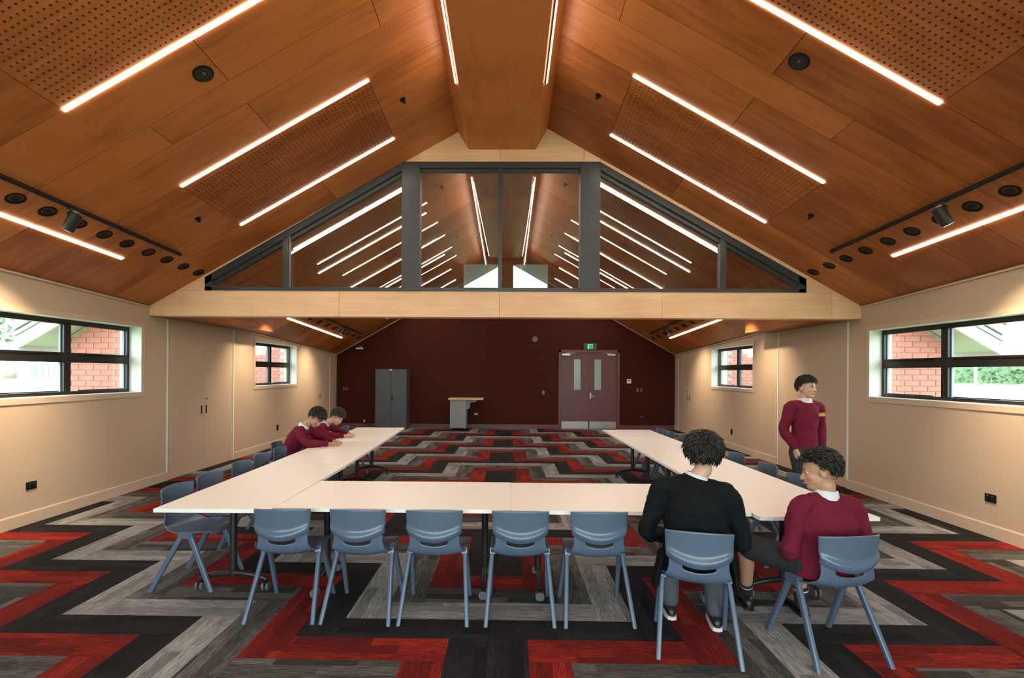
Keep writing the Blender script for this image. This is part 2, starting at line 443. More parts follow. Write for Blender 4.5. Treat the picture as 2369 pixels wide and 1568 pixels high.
# ---------------------------------------------------------------- floor and carpet planks
b = MB(); b.box(XL - .3, XR + .3, YF - .3, YW + .3, -0.20, 0.0)
floor = struct(b.build('floor', M['underlay']))
WX, WY, XCF, YM = 0.242, 0.23 * K, -0.115, 6.85 * K
TH = 0.006
planks = {}
CLS = ['c_red', 'c_mixed', 'c_light', 'c_dark']
for i in range(-9, 10):
    for j in range(-9, 10):
        for k in range(4):
            du, dv = k + 4 * i + 4 * j, -k + 4 * i - 4 * j
            for bar in (0, 1):
                u0, u1, v0, v1 = (1 + du, 2 + du, dv, dv + 4) if not bar else (1 + du, 5 + du, dv + 4, dv + 5)
                u0c, u1c, v1c = max(u0, 0), max(u1, 0), min(v1, 6)
                if u1c <= u0c or v1c <= v0: continue
                for sx in (-1, 1):
                    for sy in (-1, 1):
                        xa, xb = sorted((XCF + sx * u0c * WX, XCF + sx * u1c * WX))
                        ya, yb = sorted((YM + sy * (6 - v0) * WY, YM + sy * (6 - v1c) * WY))
                        xa = max(xa, XL); xb = min(xb, XR); ya = max(ya, YF); yb = min(yb, YW)
                        if xb - xa < .004 or yb - ya < .004: continue
                        planks[(round(xa, 3), round(xb, 3), round(ya, 3), round(yb, 3))] = (CLS[k], bar)
items = []
for (xa, xb, ya, yb), (c, bar) in planks.items():
    ym = (ya + yb) / 2; xm = (xa + xb) / 2
    vis = yb > 2.6 and abs(xm) < ym * 1.12
    items.append((((xb - xa) * (yb - ya) / max(ym, .5) ** 3) if vis else 0, xa, xb, ya, yb, c, bar))
items.sort(reverse=True)
far = {}
for n, (s_, xa, xb, ya, yb, c, bar) in enumerate(items):
    g = 0.0007; du, dv = random.uniform(0, 60), random.uniform(0, 60)
    q = [(xa + g, ya + g), (xb - g, ya + g), (xb - g, yb - g), (xa + g, yb - g)]
    uvp = [((x, y) if bar else (y, x)) for x, y in q]
    uvp = [(a + du, bb + dv) for a, bb in uvp]
    v = [(x, y, 0) for x, y in q] + [(x, y, TH) for x, y in q]
    uv = [[(du, dv)] * 4, uvp] + [[(du, dv)] * 4] * 4
    fs = [(0, 3, 2, 1), (4, 5, 6, 7), (0, 1, 5, 4), (1, 2, 6, 5), (2, 3, 7, 6), (3, 0, 4, 7)]
    if n < 300:
        b = MB(); b.add(v, fs, uv); b.build('carpet_plank', M[c], floor)
    else:
        far.setdefault(c, MB()).add(v, fs, uv)
for c, b in far.items():
    o = b.build('far_carpet_planks', M[c], floor); o['kind'] = 'stuff'

# ---------------------------------------------------------------- side walls with window openings
WIN = {'left': [(4.35 * K, 6.57 * K), (9.56 * K, 11.44 * K)], 'right': [(4.25 * K, 6.56 * K), (9.65 * K, 11.60 * K)]}
WZ0, WZ1, WT = 1.36, 2.275, 0.30
FX = 0.16                                    # how far the window frame sits back
def side_wall(side):
    x0, x1 = (XL - WT, XL) if side == 'left' else (XR, XR + WT)
    xi = XL if side == 'left' else XR
    b = MB(); ys = [YF]
    for a, c in WIN[side]: ys += [a, c]
    ys.append(YW)
    for i in range(len(ys) - 1):
        ya, yb = ys[i], ys[i + 1]
        ta, tb = zc(xi, ya) + .03, zc(xi, yb) + .03
        def col(z0, top):
            za, zb_ = (ta, tb) if top is None else (top, top)
            b.hexa([(x0, ya, z0), (x1, ya, z0), (x1, yb, z0), (x0, yb, z0), (x0, ya, za), (x1, ya, za), (x1, yb, zb_), (x0, yb, zb_)])
        if i % 2: col(0, WZ0); col(WZ1, None)
        else: col(0, None)
    w = struct(b.build('wall_' + side, M['wall']))
    return w
walls = {s: side_wall(s) for s in ('left', 'right')}
wn_ = 0
def window(side, ya, yb):
    global wn_; wn_ += 1
    xi, s = (XL, -1) if side == 'left' else (XR, 1)
    root = struct(empty('window_%d' % wn_, (xi, (ya + yb) / 2, WZ0)))
    hy = (yb - ya) / 2; hz = WZ1 - WZ0; my = (yb - .935 * K) - (ya + yb) / 2 if ya < 6 else 0.0     # mullion position
    def bx(name, mat, x0, x1, y0, y1, z0, z1, bev=0.0):
        x0, x1 = sorted((x0, x1)); return MB().box(x0, x1, y0, y1, z0, z1).build(name, mat, root, bevel=bev)
    # architrave on the wall face
    a = 0.055; p = -s * 0.012
    bx('architrave', M['wall_trim'], 0, p, -hy - a, hy + a, hz, hz + a, .002)
    bx('architrave', M['wall_trim'], 0, p, -hy - a, hy + a, -0.065, 0, .002)
    bx('architrave', M['wall_trim'], 0, p, -hy - a, -hy, 0, hz, .002); bx('architrave', M['wall_trim'], 0, p, hy, hy + a, 0, hz, .002)
    # lined reveal
    d = s * FX; t = 0.006
    bx('reveal_lining', M['reveal'], -s * .010, d, -hy, hy, 0, t); bx('reveal_lining', M['reveal'], -s * .010, d, -hy, hy, hz - t, hz)
    bx('reveal_lining', M['reveal'], -s * .010, d, hy - t, hy, t, hz - t); bx('reveal_lining', M['reveal'], -s * .010, d, -hy, -hy + t, t, hz - t)
    # aluminium frame: two lights wide, two sashes high
    f0, f1 = s * FX, s * (FX + .07); fw = .045
    fr = lambda n, *q: bx(n, M['win_frame'], f0, f1, *q, .003)
    fr('frame_head', -hy, hy, hz - fw - .02, hz); fr('frame_sill', -hy, hy, 0, fw)
    fr('frame_jamb', -hy, -hy + fw, fw, hz - fw); fr('frame_jamb', hy - fw, hy, fw, hz - fw)
    fr('mullion', my - .045, my + .045, fw, hz - fw)
    zt = 0.455
    fr('transom', -hy + fw, my - .045, zt - .06, zt + .06); fr('transom', my + .045, hy - fw, zt - .06, zt + .06)
    gx = s * (FX + .035)
    for (y0, y1) in ((-hy + fw, my - .045), (my + .045, hy - fw)):
        for (z0, z1) in ((fw, zt - .06), (zt + .06, hz - fw - .02)):
            bx('pane', M['glass'], gx - .003, gx + .003, y0, y1, z0, z1)
            sw = .014                       # pale spacer bead inside the glazing
            MB().box(min(gx, gx + s * .02), max(gx, gx + s * .02), y1 - sw, y1, z0, z1).build('glazing_bead', M['fence'], root)
        st = bx('sash_stay', M['black_plastic'], s * (FX - .012), s * (FX + .002), y0 + .1, y1 - .08, fw + .002, fw + .014)
        st = bx('sash_stay', M['black_plastic'], s * (FX - .012), s * (FX + .002), y0 + .1, y1 - .08, zt + .03, zt + .042)
    return root
for side in ('left', 'right'):
    for a, c in WIN[side]: window(side, a, c)

# cornice battens at the wall heads and skirtings
tn = 2
def trim_bar(p0, p1, a, bq, mat, up=(0, 0, 1)):
    global tn; tn += 1
    return struct(MB().bar(p0, p1, a, bq, up).build('trim_%d' % tn, mat))
for side, xi, s in (('left', XL, 1), ('right', XR, -1)):
    for (ya, yb) in ((YF, YB), (YB + BD, YW)):
        trim_bar((xi + s * .011, ya, zc(xi, ya) - .030), (xi + s * .011, yb, zc(xi, yb) - .030), .022, .020, M['wall_trim'])
    pieces = ((YF, 7.10 * K), (8.83 * K, 12.17 * K), (13.62 * K, YW)) if side == 'left' else ((YF, 6.98 * K), (8.79 * K, 12.28 * K), (13.87 * K, YW))
    b = MB()
    for ya, yb in pieces:
        q = [(0, 0), (s * .016, 0), (s * .016, .128), (s * .010, .140), (0, .140)]
        b.prism(q, lambda p, ya=ya: (xi + p[0], ya, p[1]), lambda p, yb=yb: (xi + p[0], yb, p[1]))
    struct(b.build('baseboard_' + side, M['wall_trim']))

# flush cupboard doors in the side walls
dn = 0
def cupboard(side, ya, yb, ztop, strip_y, pull_z):
    global dn; dn += 1
    xi, s = (XL, 1) if side == 'left' else (XR, -1)
    ym = (ya + yb) / 2
    root = struct(empty('door_%d' % dn, (xi, ym, 0)))
    h = (yb - ya) / 2
    for sg in (-1, 1):
        y0, y1 = sorted((sg * .002, sg * (h - .004)))
        lf = MB().box(min(0, s * .007), max(0, s * .007), y0, y1, .012, ztop).build('door_leaf', M['wall'], root, bevel=.0015)
        MB().box(min(0, s * .0085), max(0, s * .0085), sg * .062 - .018, sg * .062 + .018, pull_z - .07, pull_z + .07).build('flush_pull', M['black_plastic'], lf)
    MB().cyl((s * .006, .062, pull_z + .18), (s * .016, .062, pull_z + .18), .018, n=20).build('lock_cylinder', M['chrome'], root, smooth=40)
    for y in strip_y:
        MB().box(min(0, s * .012), max(0, s * .012), y - ym - .013, y - ym + .013, .11 if y < ya + .1 else .012, ztop + .005).build('edge_strip', M['metal_strip'], root, bevel=.002)
    return root
cupboard('left', 7.11 * K, 8.77 * K, 2.43, (7.08 * K, 8.80 * K), 1.015)
cupboard('right', 6.99 * K, 8.73 * K, 2.43, (6.97 * K, 8.755 * K), 1.015)
cupboard('left', 12.19 * K, 13.56 * K, 2.085, (13.58 * K,), 1.0)
cupboard('right', 12.30 * K, 13.82 * K, 2.10, (13.84 * K,), 1.0)

# ---------------------------------------------------------------- timber partition over the opening
def clip_roof(poly, y):
    def half(poly, inside, inter):
        out = []
        for i in range(len(poly)):
            a, c = poly[i], poly[(i + 1) % len(poly)]
            ia, ic = inside(a), inside(c)
            if ia: out.append(a)
            if ia != ic: out.append(inter(a, c))
        return out
    for sgn in (0, 1):
        fz = (lambda x: 2.97 - SLY * y + SX * (x + 5.12)) if sgn == 0 else (lambda x: 2.97 - SLY * y + SX * (5.0 - x))
        d = lambda p: fz(p[0]) + .012 - p[1]
        poly = half(poly, lambda p: d(p) >= 0, lambda a, c: (a[0] + (c[0] - a[0]) * d(a) / (d(a) - d(c)), a[1] + (c[1] - a[1]) * d(a) / (d(a) - d(c))))
        if len(poly) < 3: return []
    return poly
BZ, WB = 2.45, 2.815
part = struct(MB().box(XL, XR, YB + .02, YB + BD - .02, BZ + .01, WB - .03).build('wall_partition', M['felt']))
def fascia(poly, name='fascia_panel', y0=YB, y1=YB + BD):
    poly = clip_roof(poly, YB)
    if not poly: return
    r0 = random.uniform(0, 40); n = len(poly)
    b = MB(); v = [(x, y0, z) for x, z in poly] + [(x, y1, z) for x, z in poly]
    uvp = [(x + r0, z + r0) for x, z in poly]
    fs = [list(range(n))[::-1], list(range(n, 2 * n))] + [(i, (i + 1) % n, n + (i + 1) % n, n + i) for i in range(n)]
    uvs = [uvp[::-1], uvp] + [[(uvp[i]), uvp[(i + 1) % n], (uvp[(i + 1) % n][0], uvp[(i + 1) % n][1] + .2), (uvp[i][0], uvp[i][1] + .2)] for i in range(n)]
    b.add(v, fs, uvs); return b.build(name, M['ply_beam'], part)
g = .002
JX = [XL, -4.68, -2.42, -0.13, 2.17, 4.55, XR]
for i in range(len(JX) - 1):
    fascia([(JX[i] + g, BZ), (JX[i + 1] - g, BZ), (JX[i + 1] - g, WB), (JX[i] + g, WB)], y1=YB + BD)
WL, WR_, WH0, WH1, WTL, WTR = -4.345, 4.185, 3.005, 4.655, -1.505, 1.278
fascia([(XL, WB + g), (WL, WB + g), (WL, 6), (XL, 6)]); fascia([(WR_, WB + g), (XR, WB + g), (XR, 6), (WR_, 6)])
fascia([(WL + g, WH0), (WTL - g, WH1), (WTL - g, 6), (WL + g, 6)]); fascia([(WTR + g, WH1), (WR_ - g, WH0), (WR_ - g, 6), (WTR + g, 6)])
TX = [WTL, -1.30, -0.13, 1.06, WTR]
for i in range(4): fascia([(TX[i] + g, WH1), (TX[i + 1] - g, WH1), (TX[i + 1] - g, 6), (TX[i] + g, 6)])

# clerestory glazing in the partition
cw = struct(empty('window_5', (0, YB, WB)))
def cfr(name, poly, y0, y1, mat=None):
    mat = mat or M['frame']
    return MB().prism([(x, z - WB) for x, z in poly], lambda p: (p[0], y0, p[1]), lambda p: (p[0], y1, p[1])).build(name, mat, cw, bevel=.002)
yf0, yf1 = -0.012, 0.10
t = .062
sl = (WH1 - WH0) / (WTL - WL); off = t * math.sqrt(1 + sl * sl)
cfr('frame_sill', [(WL, WB), (WR_, WB), (WR_, WB + .052), (WL, WB + .052)], yf0, yf1)
cfr('frame_head', [(WTL, WH1 - .085), (WTR, WH1 - .085), (WTR, WH1), (WTL, WH1)], yf0, yf1)
cfr('frame_head_bead', [(-1.29, WH1 - .125), (1.03, WH1 - .125), (1.03, WH1 - .085), (-1.29, WH1 - .085)], .03, yf1)
cfr('frame_rafter', [(WL, WH0 - .11), (WTL, WH1 - .11), (WTL, WH1), (WL, WH0)], yf0, yf1)
cfr('frame_rafter', [(WR_, WH0), (WTR, WH1), (WTR, WH1 - .11), (WR_, WH0 - .11)], yf0, yf1)
cfr('rafter_bead', [(WL, WH0 - .17), (WTL, WH1 - .17), (WTL, WH1 - .11), (WL, WH0 - .11)], .03, yf1)
cfr('rafter_bead', [(WR_, WH0 - .11), (WTR, WH1 - .11), (WTR, WH1 - .17), (WR_, WH0 - .17)], .03, yf1)
cfr('frame_jamb', [(WL, WB), (WL + .10, WB), (WL + .10, WH0 + .05), (WL, WH0)], yf0, yf1); cfr('frame_jamb', [(WR_ - .10, WB), (WR_, WB), (WR_, WH0), (WR_ - .10, WH0 + .05)], yf0, yf1)
cfr('post', [(-1.525, WB), (-1.265, WB), (-1.265, WH1 - .02), (-1.525, WH1 - .02)], -.03, .14); cfr('post', [(1.005, WB), (1.285, WB), (1.285, WH1 - .02), (1.005, WH1 - .02)], -.03, .14)
zl = lambda x: WH0 + (x - WL) * sl - .1
cfr('mullion', [(-.152, WB), (-.098, WB), (-.098, WH1 - .05), (-.152, WH1 - .05)], .0, yf1)
cfr('mullion', [(-3.235, WB), (-3.15, WB), (-3.15, zl(-3.15)), (-3.235, zl(-3.235))], .0, yf1)
zr = lambda x: WH0 + (WR_ - x) * sl - .1
cfr('mullion', [(2.985, WB), (3.07, WB), (3.07, zr(3.07)), (2.985, zr(2.985))], .0, yf1)
cfr('mullion_bead', [(-3.145, WB + .05), (-3.125, WB + .05), (-3.125, zl(-3.125)), (-3.145, zl(-3.145))], .0, .04, M['castor'])
gy0, gy1 = .052, .060
pz = WB + .05
for poly in ([(WL + .1, pz), (-3.235, pz), (-3.235, zl(-3.235)), (WL + .1, zl(WL + .1))], [(-3.15, pz), (-1.525, pz), (-1.525, zl(-1.525)), (-3.15, zl(-3.15))],
             [(-1.265, pz), (-.152, pz), (-.152, WH1 - .1), (-1.265, WH1 - .1)], [(-.098, pz), (1.005, pz), (1.005, WH1 - .1), (-.098, WH1 - .1)],
             [(1.285, pz), (2.985, pz), (2.985, zr(2.985)), (1.285, zr(1.285))], [(3.07, pz), (WR_ - .1, pz), (WR_ - .1, zr(WR_ - .1)), (3.07, zr(3.07))]):
    cfr('pane', poly, gy0, gy1, M['glass_int'])

# plywood bulkheads behind the beam, over the cupboard doors
for side, xa, xb in (('left', XL, -4.70), ('right', 4.52, XR)):
    ya, yb = YB + BD, (9.40 if side == 'left' else 9.10) * K
    b = MB()
    xo, xin = (xa, xb) if side == 'left' else (xb, xa)
    zt = lambda x, y: zc(x, y) + .01
    v = [(xo, ya, BZ), (xin, ya, BZ), (xin, yb, BZ), (xo, yb, BZ), (xo, ya, max(zt(xo, ya), BZ + .003)), (xin, ya, zt(xin, ya)), (xin, yb, zt(xin, yb)), (xo, yb, max(zt(xo, yb), BZ + .003))]
    uvs = [[(0, 0)] * 4] * 2 + [[(5, 5), (5.4, 5), (5.4, 5.3), (5, 5.3)], [(ya, 0), (yb, 0), (yb, .4), (ya, .4)], [(5, 5), (5.4, 5), (5.4, 5.3), (5, 5.3)], [(ya, 0), (yb, 0), (yb, .4), (ya, .4)]]
    b.add(v, [(0, 3, 2, 1), (4, 5, 6, 7), (0, 1, 5, 4), (1, 2, 6, 5), (2, 3, 7, 6), (3, 0, 4, 7)], uvs)
    tn += 1; struct(b.build('trim_%d' % tn, M['ply_ceiling']))

# ---------------------------------------------------------------- burgundy end wall
DX0, DX1, DH = 1.555, 3.265, 2.30
b = MB()
for poly in ([(XL, 0), (DX0, 0), (DX0, DH), (XL, DH)], [(DX1, 0), (XR, 0), (XR, DH), (DX1, DH)], [(XL, DH), (XR, DH), (XR, 6), (XL, 6)]):
    poly = clip_roof(poly, YW)
    b.prism(poly, lambda p: (p[0], YW, p[1]), lambda p: (p[0], YW + .2, p[1]))
wall_back = struct(b.build('wall_back', M['burgundy']))
b = MB()
b.box(XL, DX0 - .05, YW - .014, YW, 0, .125); b.box(DX1 + .05, XR, YW - .014, YW, 0, .125)
struct(b.build('baseboard_back', M['plum'], bevel=.002))
apex_z = zc(XC, YW)
trim_bar((XL, YW - .012, zc(XL, YW) - .022), (XC, YW - .012, apex_z - .022), .024, .024, M['wall_trim'])
trim_bar((XC, YW - .012, apex_z - .022), (XR, YW - .012, zc(XR, YW) - .022), .024, .024, M['wall_trim'])

# double door
dr = struct(empty('door_5', ((DX0 + DX1) / 2, YW, 0)))
hw = (DX1 - DX0) / 2
for x0, x1, z0, z1 in ((-hw - .055, -hw + .02, 0, DH + .06), (hw - .02, hw + .055, 0, DH + .06), (-hw - .055, hw + .055, DH - .02, DH + .06)):
    MB().box(x0, x1, -.03, .12, z0, z1).build('door_frame', M['plum'], dr, bevel=.004)
for s in (-1, 1):
    x0, x1 = sorted((s * .003, s * (hw - .022)))
    vx0, vx1 = (-.445, -.245) if s < 0 else (.165, .365)
    b = MB()
    for q in ((x0, vx0, .008, DH - .024), (vx1, x1, .008, DH - .024), (vx0, vx1, .008, 1.17), (vx0, vx1, 2.08, DH - .024)):
        b.box(q[0], q[1], .02, .062, q[2], q[3])
    lf = b.build('door_leaf', M['plum'], dr)
    MB().box(vx0, vx1, .036, .042, 1.17, 2.08).build('vision_panel', M['glass'], lf)
    MB().box(x0 + .02, x1 - .02, .016, .02, .012, .225).build('kick_plate', M['steel'], lf, bevel=.001)
    cx0, cx1 = (-.81, -.56) if s < 0 else (.53, .78)
    cl = MB().box(cx0, cx1, -.035, .02, DH - .115, DH - .055).build('door_closer', M['chrome'], lf, bevel=.006)
    MB().bar((cx0 + .12, -.02, DH - .045), (cx0 + .12 - s * .26, -.03, DH - .03), .022, .012).build('closer_arm', M['steel'], cl)
    if s > 0:
        h = MB().box(.030, .068, .012, .02, .90, 1.09).build('lever_plate', M['chrome'], lf, bevel=.003)
        MB().tube([(.05, .015, .98), (.05, -.03, .98), (.06, -.04, .98), (.16, -.042, .98)], .009).build('lever', M['chrome'], h, smooth=40)
# corridor behind the doors, so the vision panels look into a lit space
b = MB(); b.box(.2, 4.6, YW + 2.6, YW + 2.7, -.1, 2.7); b.box(.1, .2, YW + .2, YW + 2.7, -.1, 2.7); b.box(4.6, 4.7, YW + .2, YW + 2.7, -.1, 2.7); b.box(.1, 4.7, YW + .2, YW + 2.7, -.12, 0); b.box(.1, 4.7, YW + .2, YW + 2.7, 2.6, 2.7)
struct(b.build('wall_corridor', M['reveal']))
t_ = tag(empty('added_corridor_light', (2.4, YW + 1.4, 2.598)), 'unseen light panel added to brighten the corridor behind the double door', 'light')  # unseen lamp, added so the vision panels read bright
MB().box(-.6, .6, -.15, .15, -.05, 0).build('housing', M['white'], t_); MB().box(-.57, .57, -.12, .12, -.055, -.05).build('diffuser', emit('corridor_fill_glow', (.85, 1.0, .92), 14.0), t_)

# ---------------------------------------------------------------- glazed end behind the camera
b = MB()
GX0, GX1, GZ1 = -3.9, 3.7, 2.35
CX0, CX1, CZ0, CZ1 = -1.50, 1.30, 2.60, 5.12
for poly in ([(XL, 0), (GX0, 0), (GX0, GZ1), (XL, GZ1)], [(GX1, 0), (XR, 0), (XR, GZ1), (GX1, GZ1)], [(XL, GZ1), (XR, GZ1), (XR, CZ0), (XL, CZ0)],
             [(XL, CZ0), (CX0, CZ0), (CX0, 6), (XL, 6)], [(CX1, CZ0), (XR, CZ0), (XR, 6), (CX1, 6)], [(CX0, CZ1), (CX1, CZ1), (CX1, 6.1), (CX0, 6.1)], [(GX0, 0), (GX1, 0), (GX1, .08), (GX0, .08)]):
    poly = clip_roof(poly, YF)
    if poly: b.prism(poly, lambda p: (p[0], YF - .2, p[1]), lambda p: (p[0], YF, p[1]))
struct(b.build('wall_front', M['wall']))
gw = struct(empty('window_6', (0, YF - .1, 0)))
n = 5
for i in range(n + 1):
    x = GX0 + (GX1 - GX0) * i / n
    MB().box(x - .03, x + .03, -.04, .04, .08, GZ1).build('mullion', M['win_frame'], gw)
for i in range(n):
    x0 = GX0 + (GX1 - GX0) * i / n + .03; x1 = GX0 + (GX1 - GX0) * (i + 1) / n - .03
    MB().box(x0, x1, -.003, .003, .14, GZ1 - .06).build('pane', M['glass'], gw)
    MB().box(x0, x1, -.04, .04, .08, .14).build('frame_rail', M['win_frame'], gw); MB().box(x0, x1, -.04, .04, GZ1 - .06, GZ1).build('frame_rail', M['win_frame'], gw)
for x0, x1 in ((CX0, CX0 + .06), (-.34, .14), (CX1 - .06, CX1)):
    MB().box(x0, x1, -.05, .05, CZ0, CZ1).build('mullion', M['ply_beam'], gw)
for x0, x1 in ((CX0 + .06, -.34), (.14, CX1 - .06)):
    MB().box(x0, x1, -.003, .003, CZ0, CZ1).build('pane', M['glass'], gw)

# porch roof running on beyond the glazed end
b = MB()
for side in (0, 1):
    xa, xb = (XL - 0.5, XC) if side == 0 else (XC, XR + 0.5)
    ya, yb = YF - 3.9 * K, YF - .2
    c = [(xa, ya), (xb, ya), (xb, yb), (xa, yb)]
    zz = lambda x, y: 2.97 - SLY * y + SX * ((x + 5.12) if side == 0 else (5.0 - x))
    b.hexa([(x, y, zz(x, y) + 0.0) for x, y in c] + [(x, y, zz(x, y) + 0.22) for x, y in c])
struct(b.build('ceiling_porch', paint('porch_lining', (0.30, 0.31, 0.31), .6)))

# ================================================================== ceiling fittings
ORD = ['first', 'second', 'third', 'fourth', 'fifth', 'sixth', 'seventh', 'eighth', 'ninth', 'tenth']
def frame_on_ceiling(x, y):
    n = NL if x < XC else NR
    z = -n; xx = Vector((1, 0, SX if x < XC else -SX)).normalized(); yy = z.cross(xx).normalized()
    R = Matrix((xx, yy, z)).transposed().to_4x4()
    return Matrix.Translation(cp(x, y, 0.012)) @ R
def ceil_thing(name, label, cat, x, y, group=None):
    t = thing(name, label, cat, group=group); t.matrix_world = frame_on_ceiling(x, y); return t

def strip_light(p0, p1, label, group, w=.036):
    """LED extrusion let into the ceiling between two points on it"""
    x, y = (p0[0] + p1[0]) / 2, (p0[1] + p1[1]) / 2
    t = ceil_thing('linear_light', label, 'light', x, y, group)
    inv = t.matrix_world.inverted()
    a = inv @ cp(p0[0], p0[1], .012); c = inv @ cp(p1[0], p1[1], .012)
    up = (0, 0, 1)
    MB().bar(a + Vector((0, 0, .004)), c + Vector((0, 0, .004)), w + .006, .010, up).build('housing', M['ply_ceiling'], t)
    MB().bar(a + Vector((0, 0, -.003)), c + Vector((0, 0, -.003)), w, .006, up).build('diffuser', M['led'], t)
    return t
sd = {0: 'left', 1: 'right'}
def mx(x, side): return x if side == 0 else -0.2 - x
FRONT = [(2.53, 'far overhead'), (3.65, 'wide end'), (4.98, 'upper edge'), (6.10, 'lower edge')]
for side in (0, 1):
    s = sd[side]
    for y, lab in ((6.10, 'light strip along the %s perforated panel edge nearest the timber beam' % s),
                   (4.98, 'light strip on the camera side of the %s perforated panel before the beam' % s),
                   (3.65, 'large light strip beside the nearest perforated panel on the %s slope' % s),
                   (2.53, 'light strip out of view above the nearest %s perforated panel' % s),
                   (1.20, 'light strip behind the camera on the %s slope' % s), (0.10, 'light strip near the glazed end on the %s slope' % s)):
        strip_light((mx(-3.49, side), y * K), (mx(-1.5, side), y * K), lab, 'linear ceiling lights')
    for i, y in enumerate((7.40, 8.55, 9.95, 11.04, 12.3, 13.4)):
        strip_light((mx(-3.46, side), y * K), (mx(-1.51, side), y * K), '%s light strip beyond the clerestory glass, counted from the beam, %s slope' % (ORD[i], s), 'linear ceiling lights')
    xe = -4.565 if side == 0 else 4.385
    strip_light((xe, 1.2 * K), (xe, (5.53 if side == 0 else 5.46) * K), 'light strip running above the near %s window' % s, 'eave lights')
    strip_light((xe, 9.70 * K), (xe, 12.9 * K), 'light strip running above the far %s window' % s, 'eave lights')
# strips on the lower edges of the boxed ridge
for side, x in ((0, -.612), (1, .412)):
    for ya, yb, where in ((-1.2, 5.38, 'nearer the camera'), (7.7, 12.7, 'seen through the clerestory')):
        ya, yb = ya * K, yb * K
        t = thing('ridge_light', 'thin light strip on the %s edge of the boxed ridge, %s' % (sd[side], where), 'light', (x, (ya + yb) / 2, zb((ya + yb) / 2)), group='ridge lights')
        m = (ya + yb) / 2
        d = Vector((-.845, 0, -.535)) if side == 0 else Vector((.87, 0, -.49))
        f = lambda y, q: Vector((0, y - m, zb(y) + .058 - zb(m))) + d * q
        MB().bar(f(ya, .000), f(yb, .000), .03, .012, up=d).build('housing', M['ply_ceiling'], t)
        MB().bar(f(ya, .008), f(yb, .008), .022, .006, up=d).build('diffuser', M['led'], t)

def track(side, ya, yb, label):
    x = -4.21 if side == 0 else 4.015
    m = (ya + yb) / 2
    t = ceil_thing('track_rail', label, 'track', x, m, 'lighting tracks')
    inv = t.matrix_world.inverted()
    a, c = inv @ cp(x, ya, .012), inv @ cp(x, yb, .012)
    MB().bar(a + Vector((0, 0, -.016)), c + Vector((0, 0, -.016)), .036, .032).build('rail', M['black_metal'], t, bevel=.003)
    MB().bar(a + Vector((0, 0, -.033)), c + Vector((0, 0, -.033)), .014, .004).build('conductor_slot', M['felt'], t)
    for e in (a, c): MB().box(e.x - .02, e.x + .02, e.y - .012, e.y + .012, -.034, 0).build('end_cap', M['black_metal'], t, bevel=.002)
for side in (0, 1):
    track(side, 1.0 * K, (5.98 if side == 0 else 5.92) * K, 'black track rail over the near %s window' % sd[side])
    track(side, 8.9 * K, 13.4 * K, 'black track rail in the end bay, %s slope' % sd[side])

def spot(side, y, aim, label, power=None, size=66):
    x = -4.21 if side == 0 else 4.015
    base = cp(x, y, .044)
    t = thing('track_spotlight', label, 'spotlight', base, group='track spotlights')
    aim = Vector(aim) - base
    MB().box(-.018, .018, -.05, .05, -.022, -.001).build('adaptor', M['black_metal'], t, bevel=.003)
    d = aim.normalized(); c = Vector((0, -.02, -.135)) + d * .0
    MB().tube([(0, -.02, -.02), (-.0, -.055, -.05), c + Vector((0, -.035, .02))], .010, 8).build('arm', M['black_metal'], t, smooth=40)
    h = MB().cyl(c - d * .095, c + d * .085, .050, n=28).build('lamp_head', M['black_metal'], t, smooth=40, bevel=.003)
    MB().cyl(c + d * .0855, c + d * .087, .038, n=24).build('lens', M['led_dim'], h)
    ld = bpy.data.lights.new('spot_beam', 'SPOT'); ld.energy = power or SPOT_POWER; ld.color = (1.0, .78, .50)
    ld.spot_size = math.radians(size); ld.spot_blend = 1.0; ld.shadow_soft_size = .035
    lo = bpy.data.objects.new('spot_beam', ld); COL.objects.link(lo); lo.parent = t
    lo.matrix_local = Matrix.Translation(c + d * .095) @ d.to_track_quat('-Z', 'Y').to_matrix().to_4x4()
M['led_dim'] = emit('spot_lens', (1, .82, .6), 4.0)
spot(0, 4.50 * K, (XL, 4.50 * K, 1.5), 'black spotlight on the near left track', 320, 80)
spot(1, 4.43 * K, (XR, 4.30 * K, 1.5), 'black spotlight on the near right track', 320, 80)
for side, ys in ((0, (9.15, 11.95)), (1, (8.95, 12.0))):
    for y, nm in zip(ys, ('nearer', 'farther')):
        spot(side, y * K, (XL if side == 0 else XR, y * K, 1.25), '%s black spotlight on the end-bay track, %s slope' % (nm, sd[side]), 130, 88)

def downlight_meshes():
    ring = MB(); n = 28
    rings = [(.075, 0.0), (.075, -.005), (.066, -.007), (.052, -.004), (.046, .0), (.040, .004)]
    ring.loft([[Vector((r * math.cos(2 * PI * i / n), r * math.sin(2 * PI * i / n), z)) for i in range(n)] for r, z in rings], cap=False)
    core = MB(); core.cyl((0, 0, -.003), (0, 0, .003), .041, n=n)
    core.cyl((0, 0, -.006), (0, 0, -.003), .014, n=16)
    return ring.mesh('trim_ring', M['black_plastic'], 40), core.mesh('recessed_lamp', M['felt'], 40)
RING, CORE = downlight_meshes()
def downlight(x, y, label, group, sc=1.0):
    t = ceil_thing('downlight', label, 'downlight', x, y, group); t.matrix_world = t.matrix_world @ Matrix.Scale(sc, 4)
    link(RING, 'trim_ring', t); link(CORE, 'recessed_lamp', t)
DL0 = [6.59, 6.28, 5.97, 5.665, 5.34, 5.04, 4.73, 4.41, 4.12]; DL1 = [6.56, 6.24, 5.93, 5.61, 5.28, 4.97, 4.64, 4.33, 4.01]
for i in range(9):
    downlight(-4.36, DL0[i] * K, '%s black round downlight from the beam along the near left track' % ORD[i], 'near left downlights')
    downlight(4.19, DL1[i] * K, '%s black round downlight from the beam along the near right track' % ORD[i], 'near right downlights')
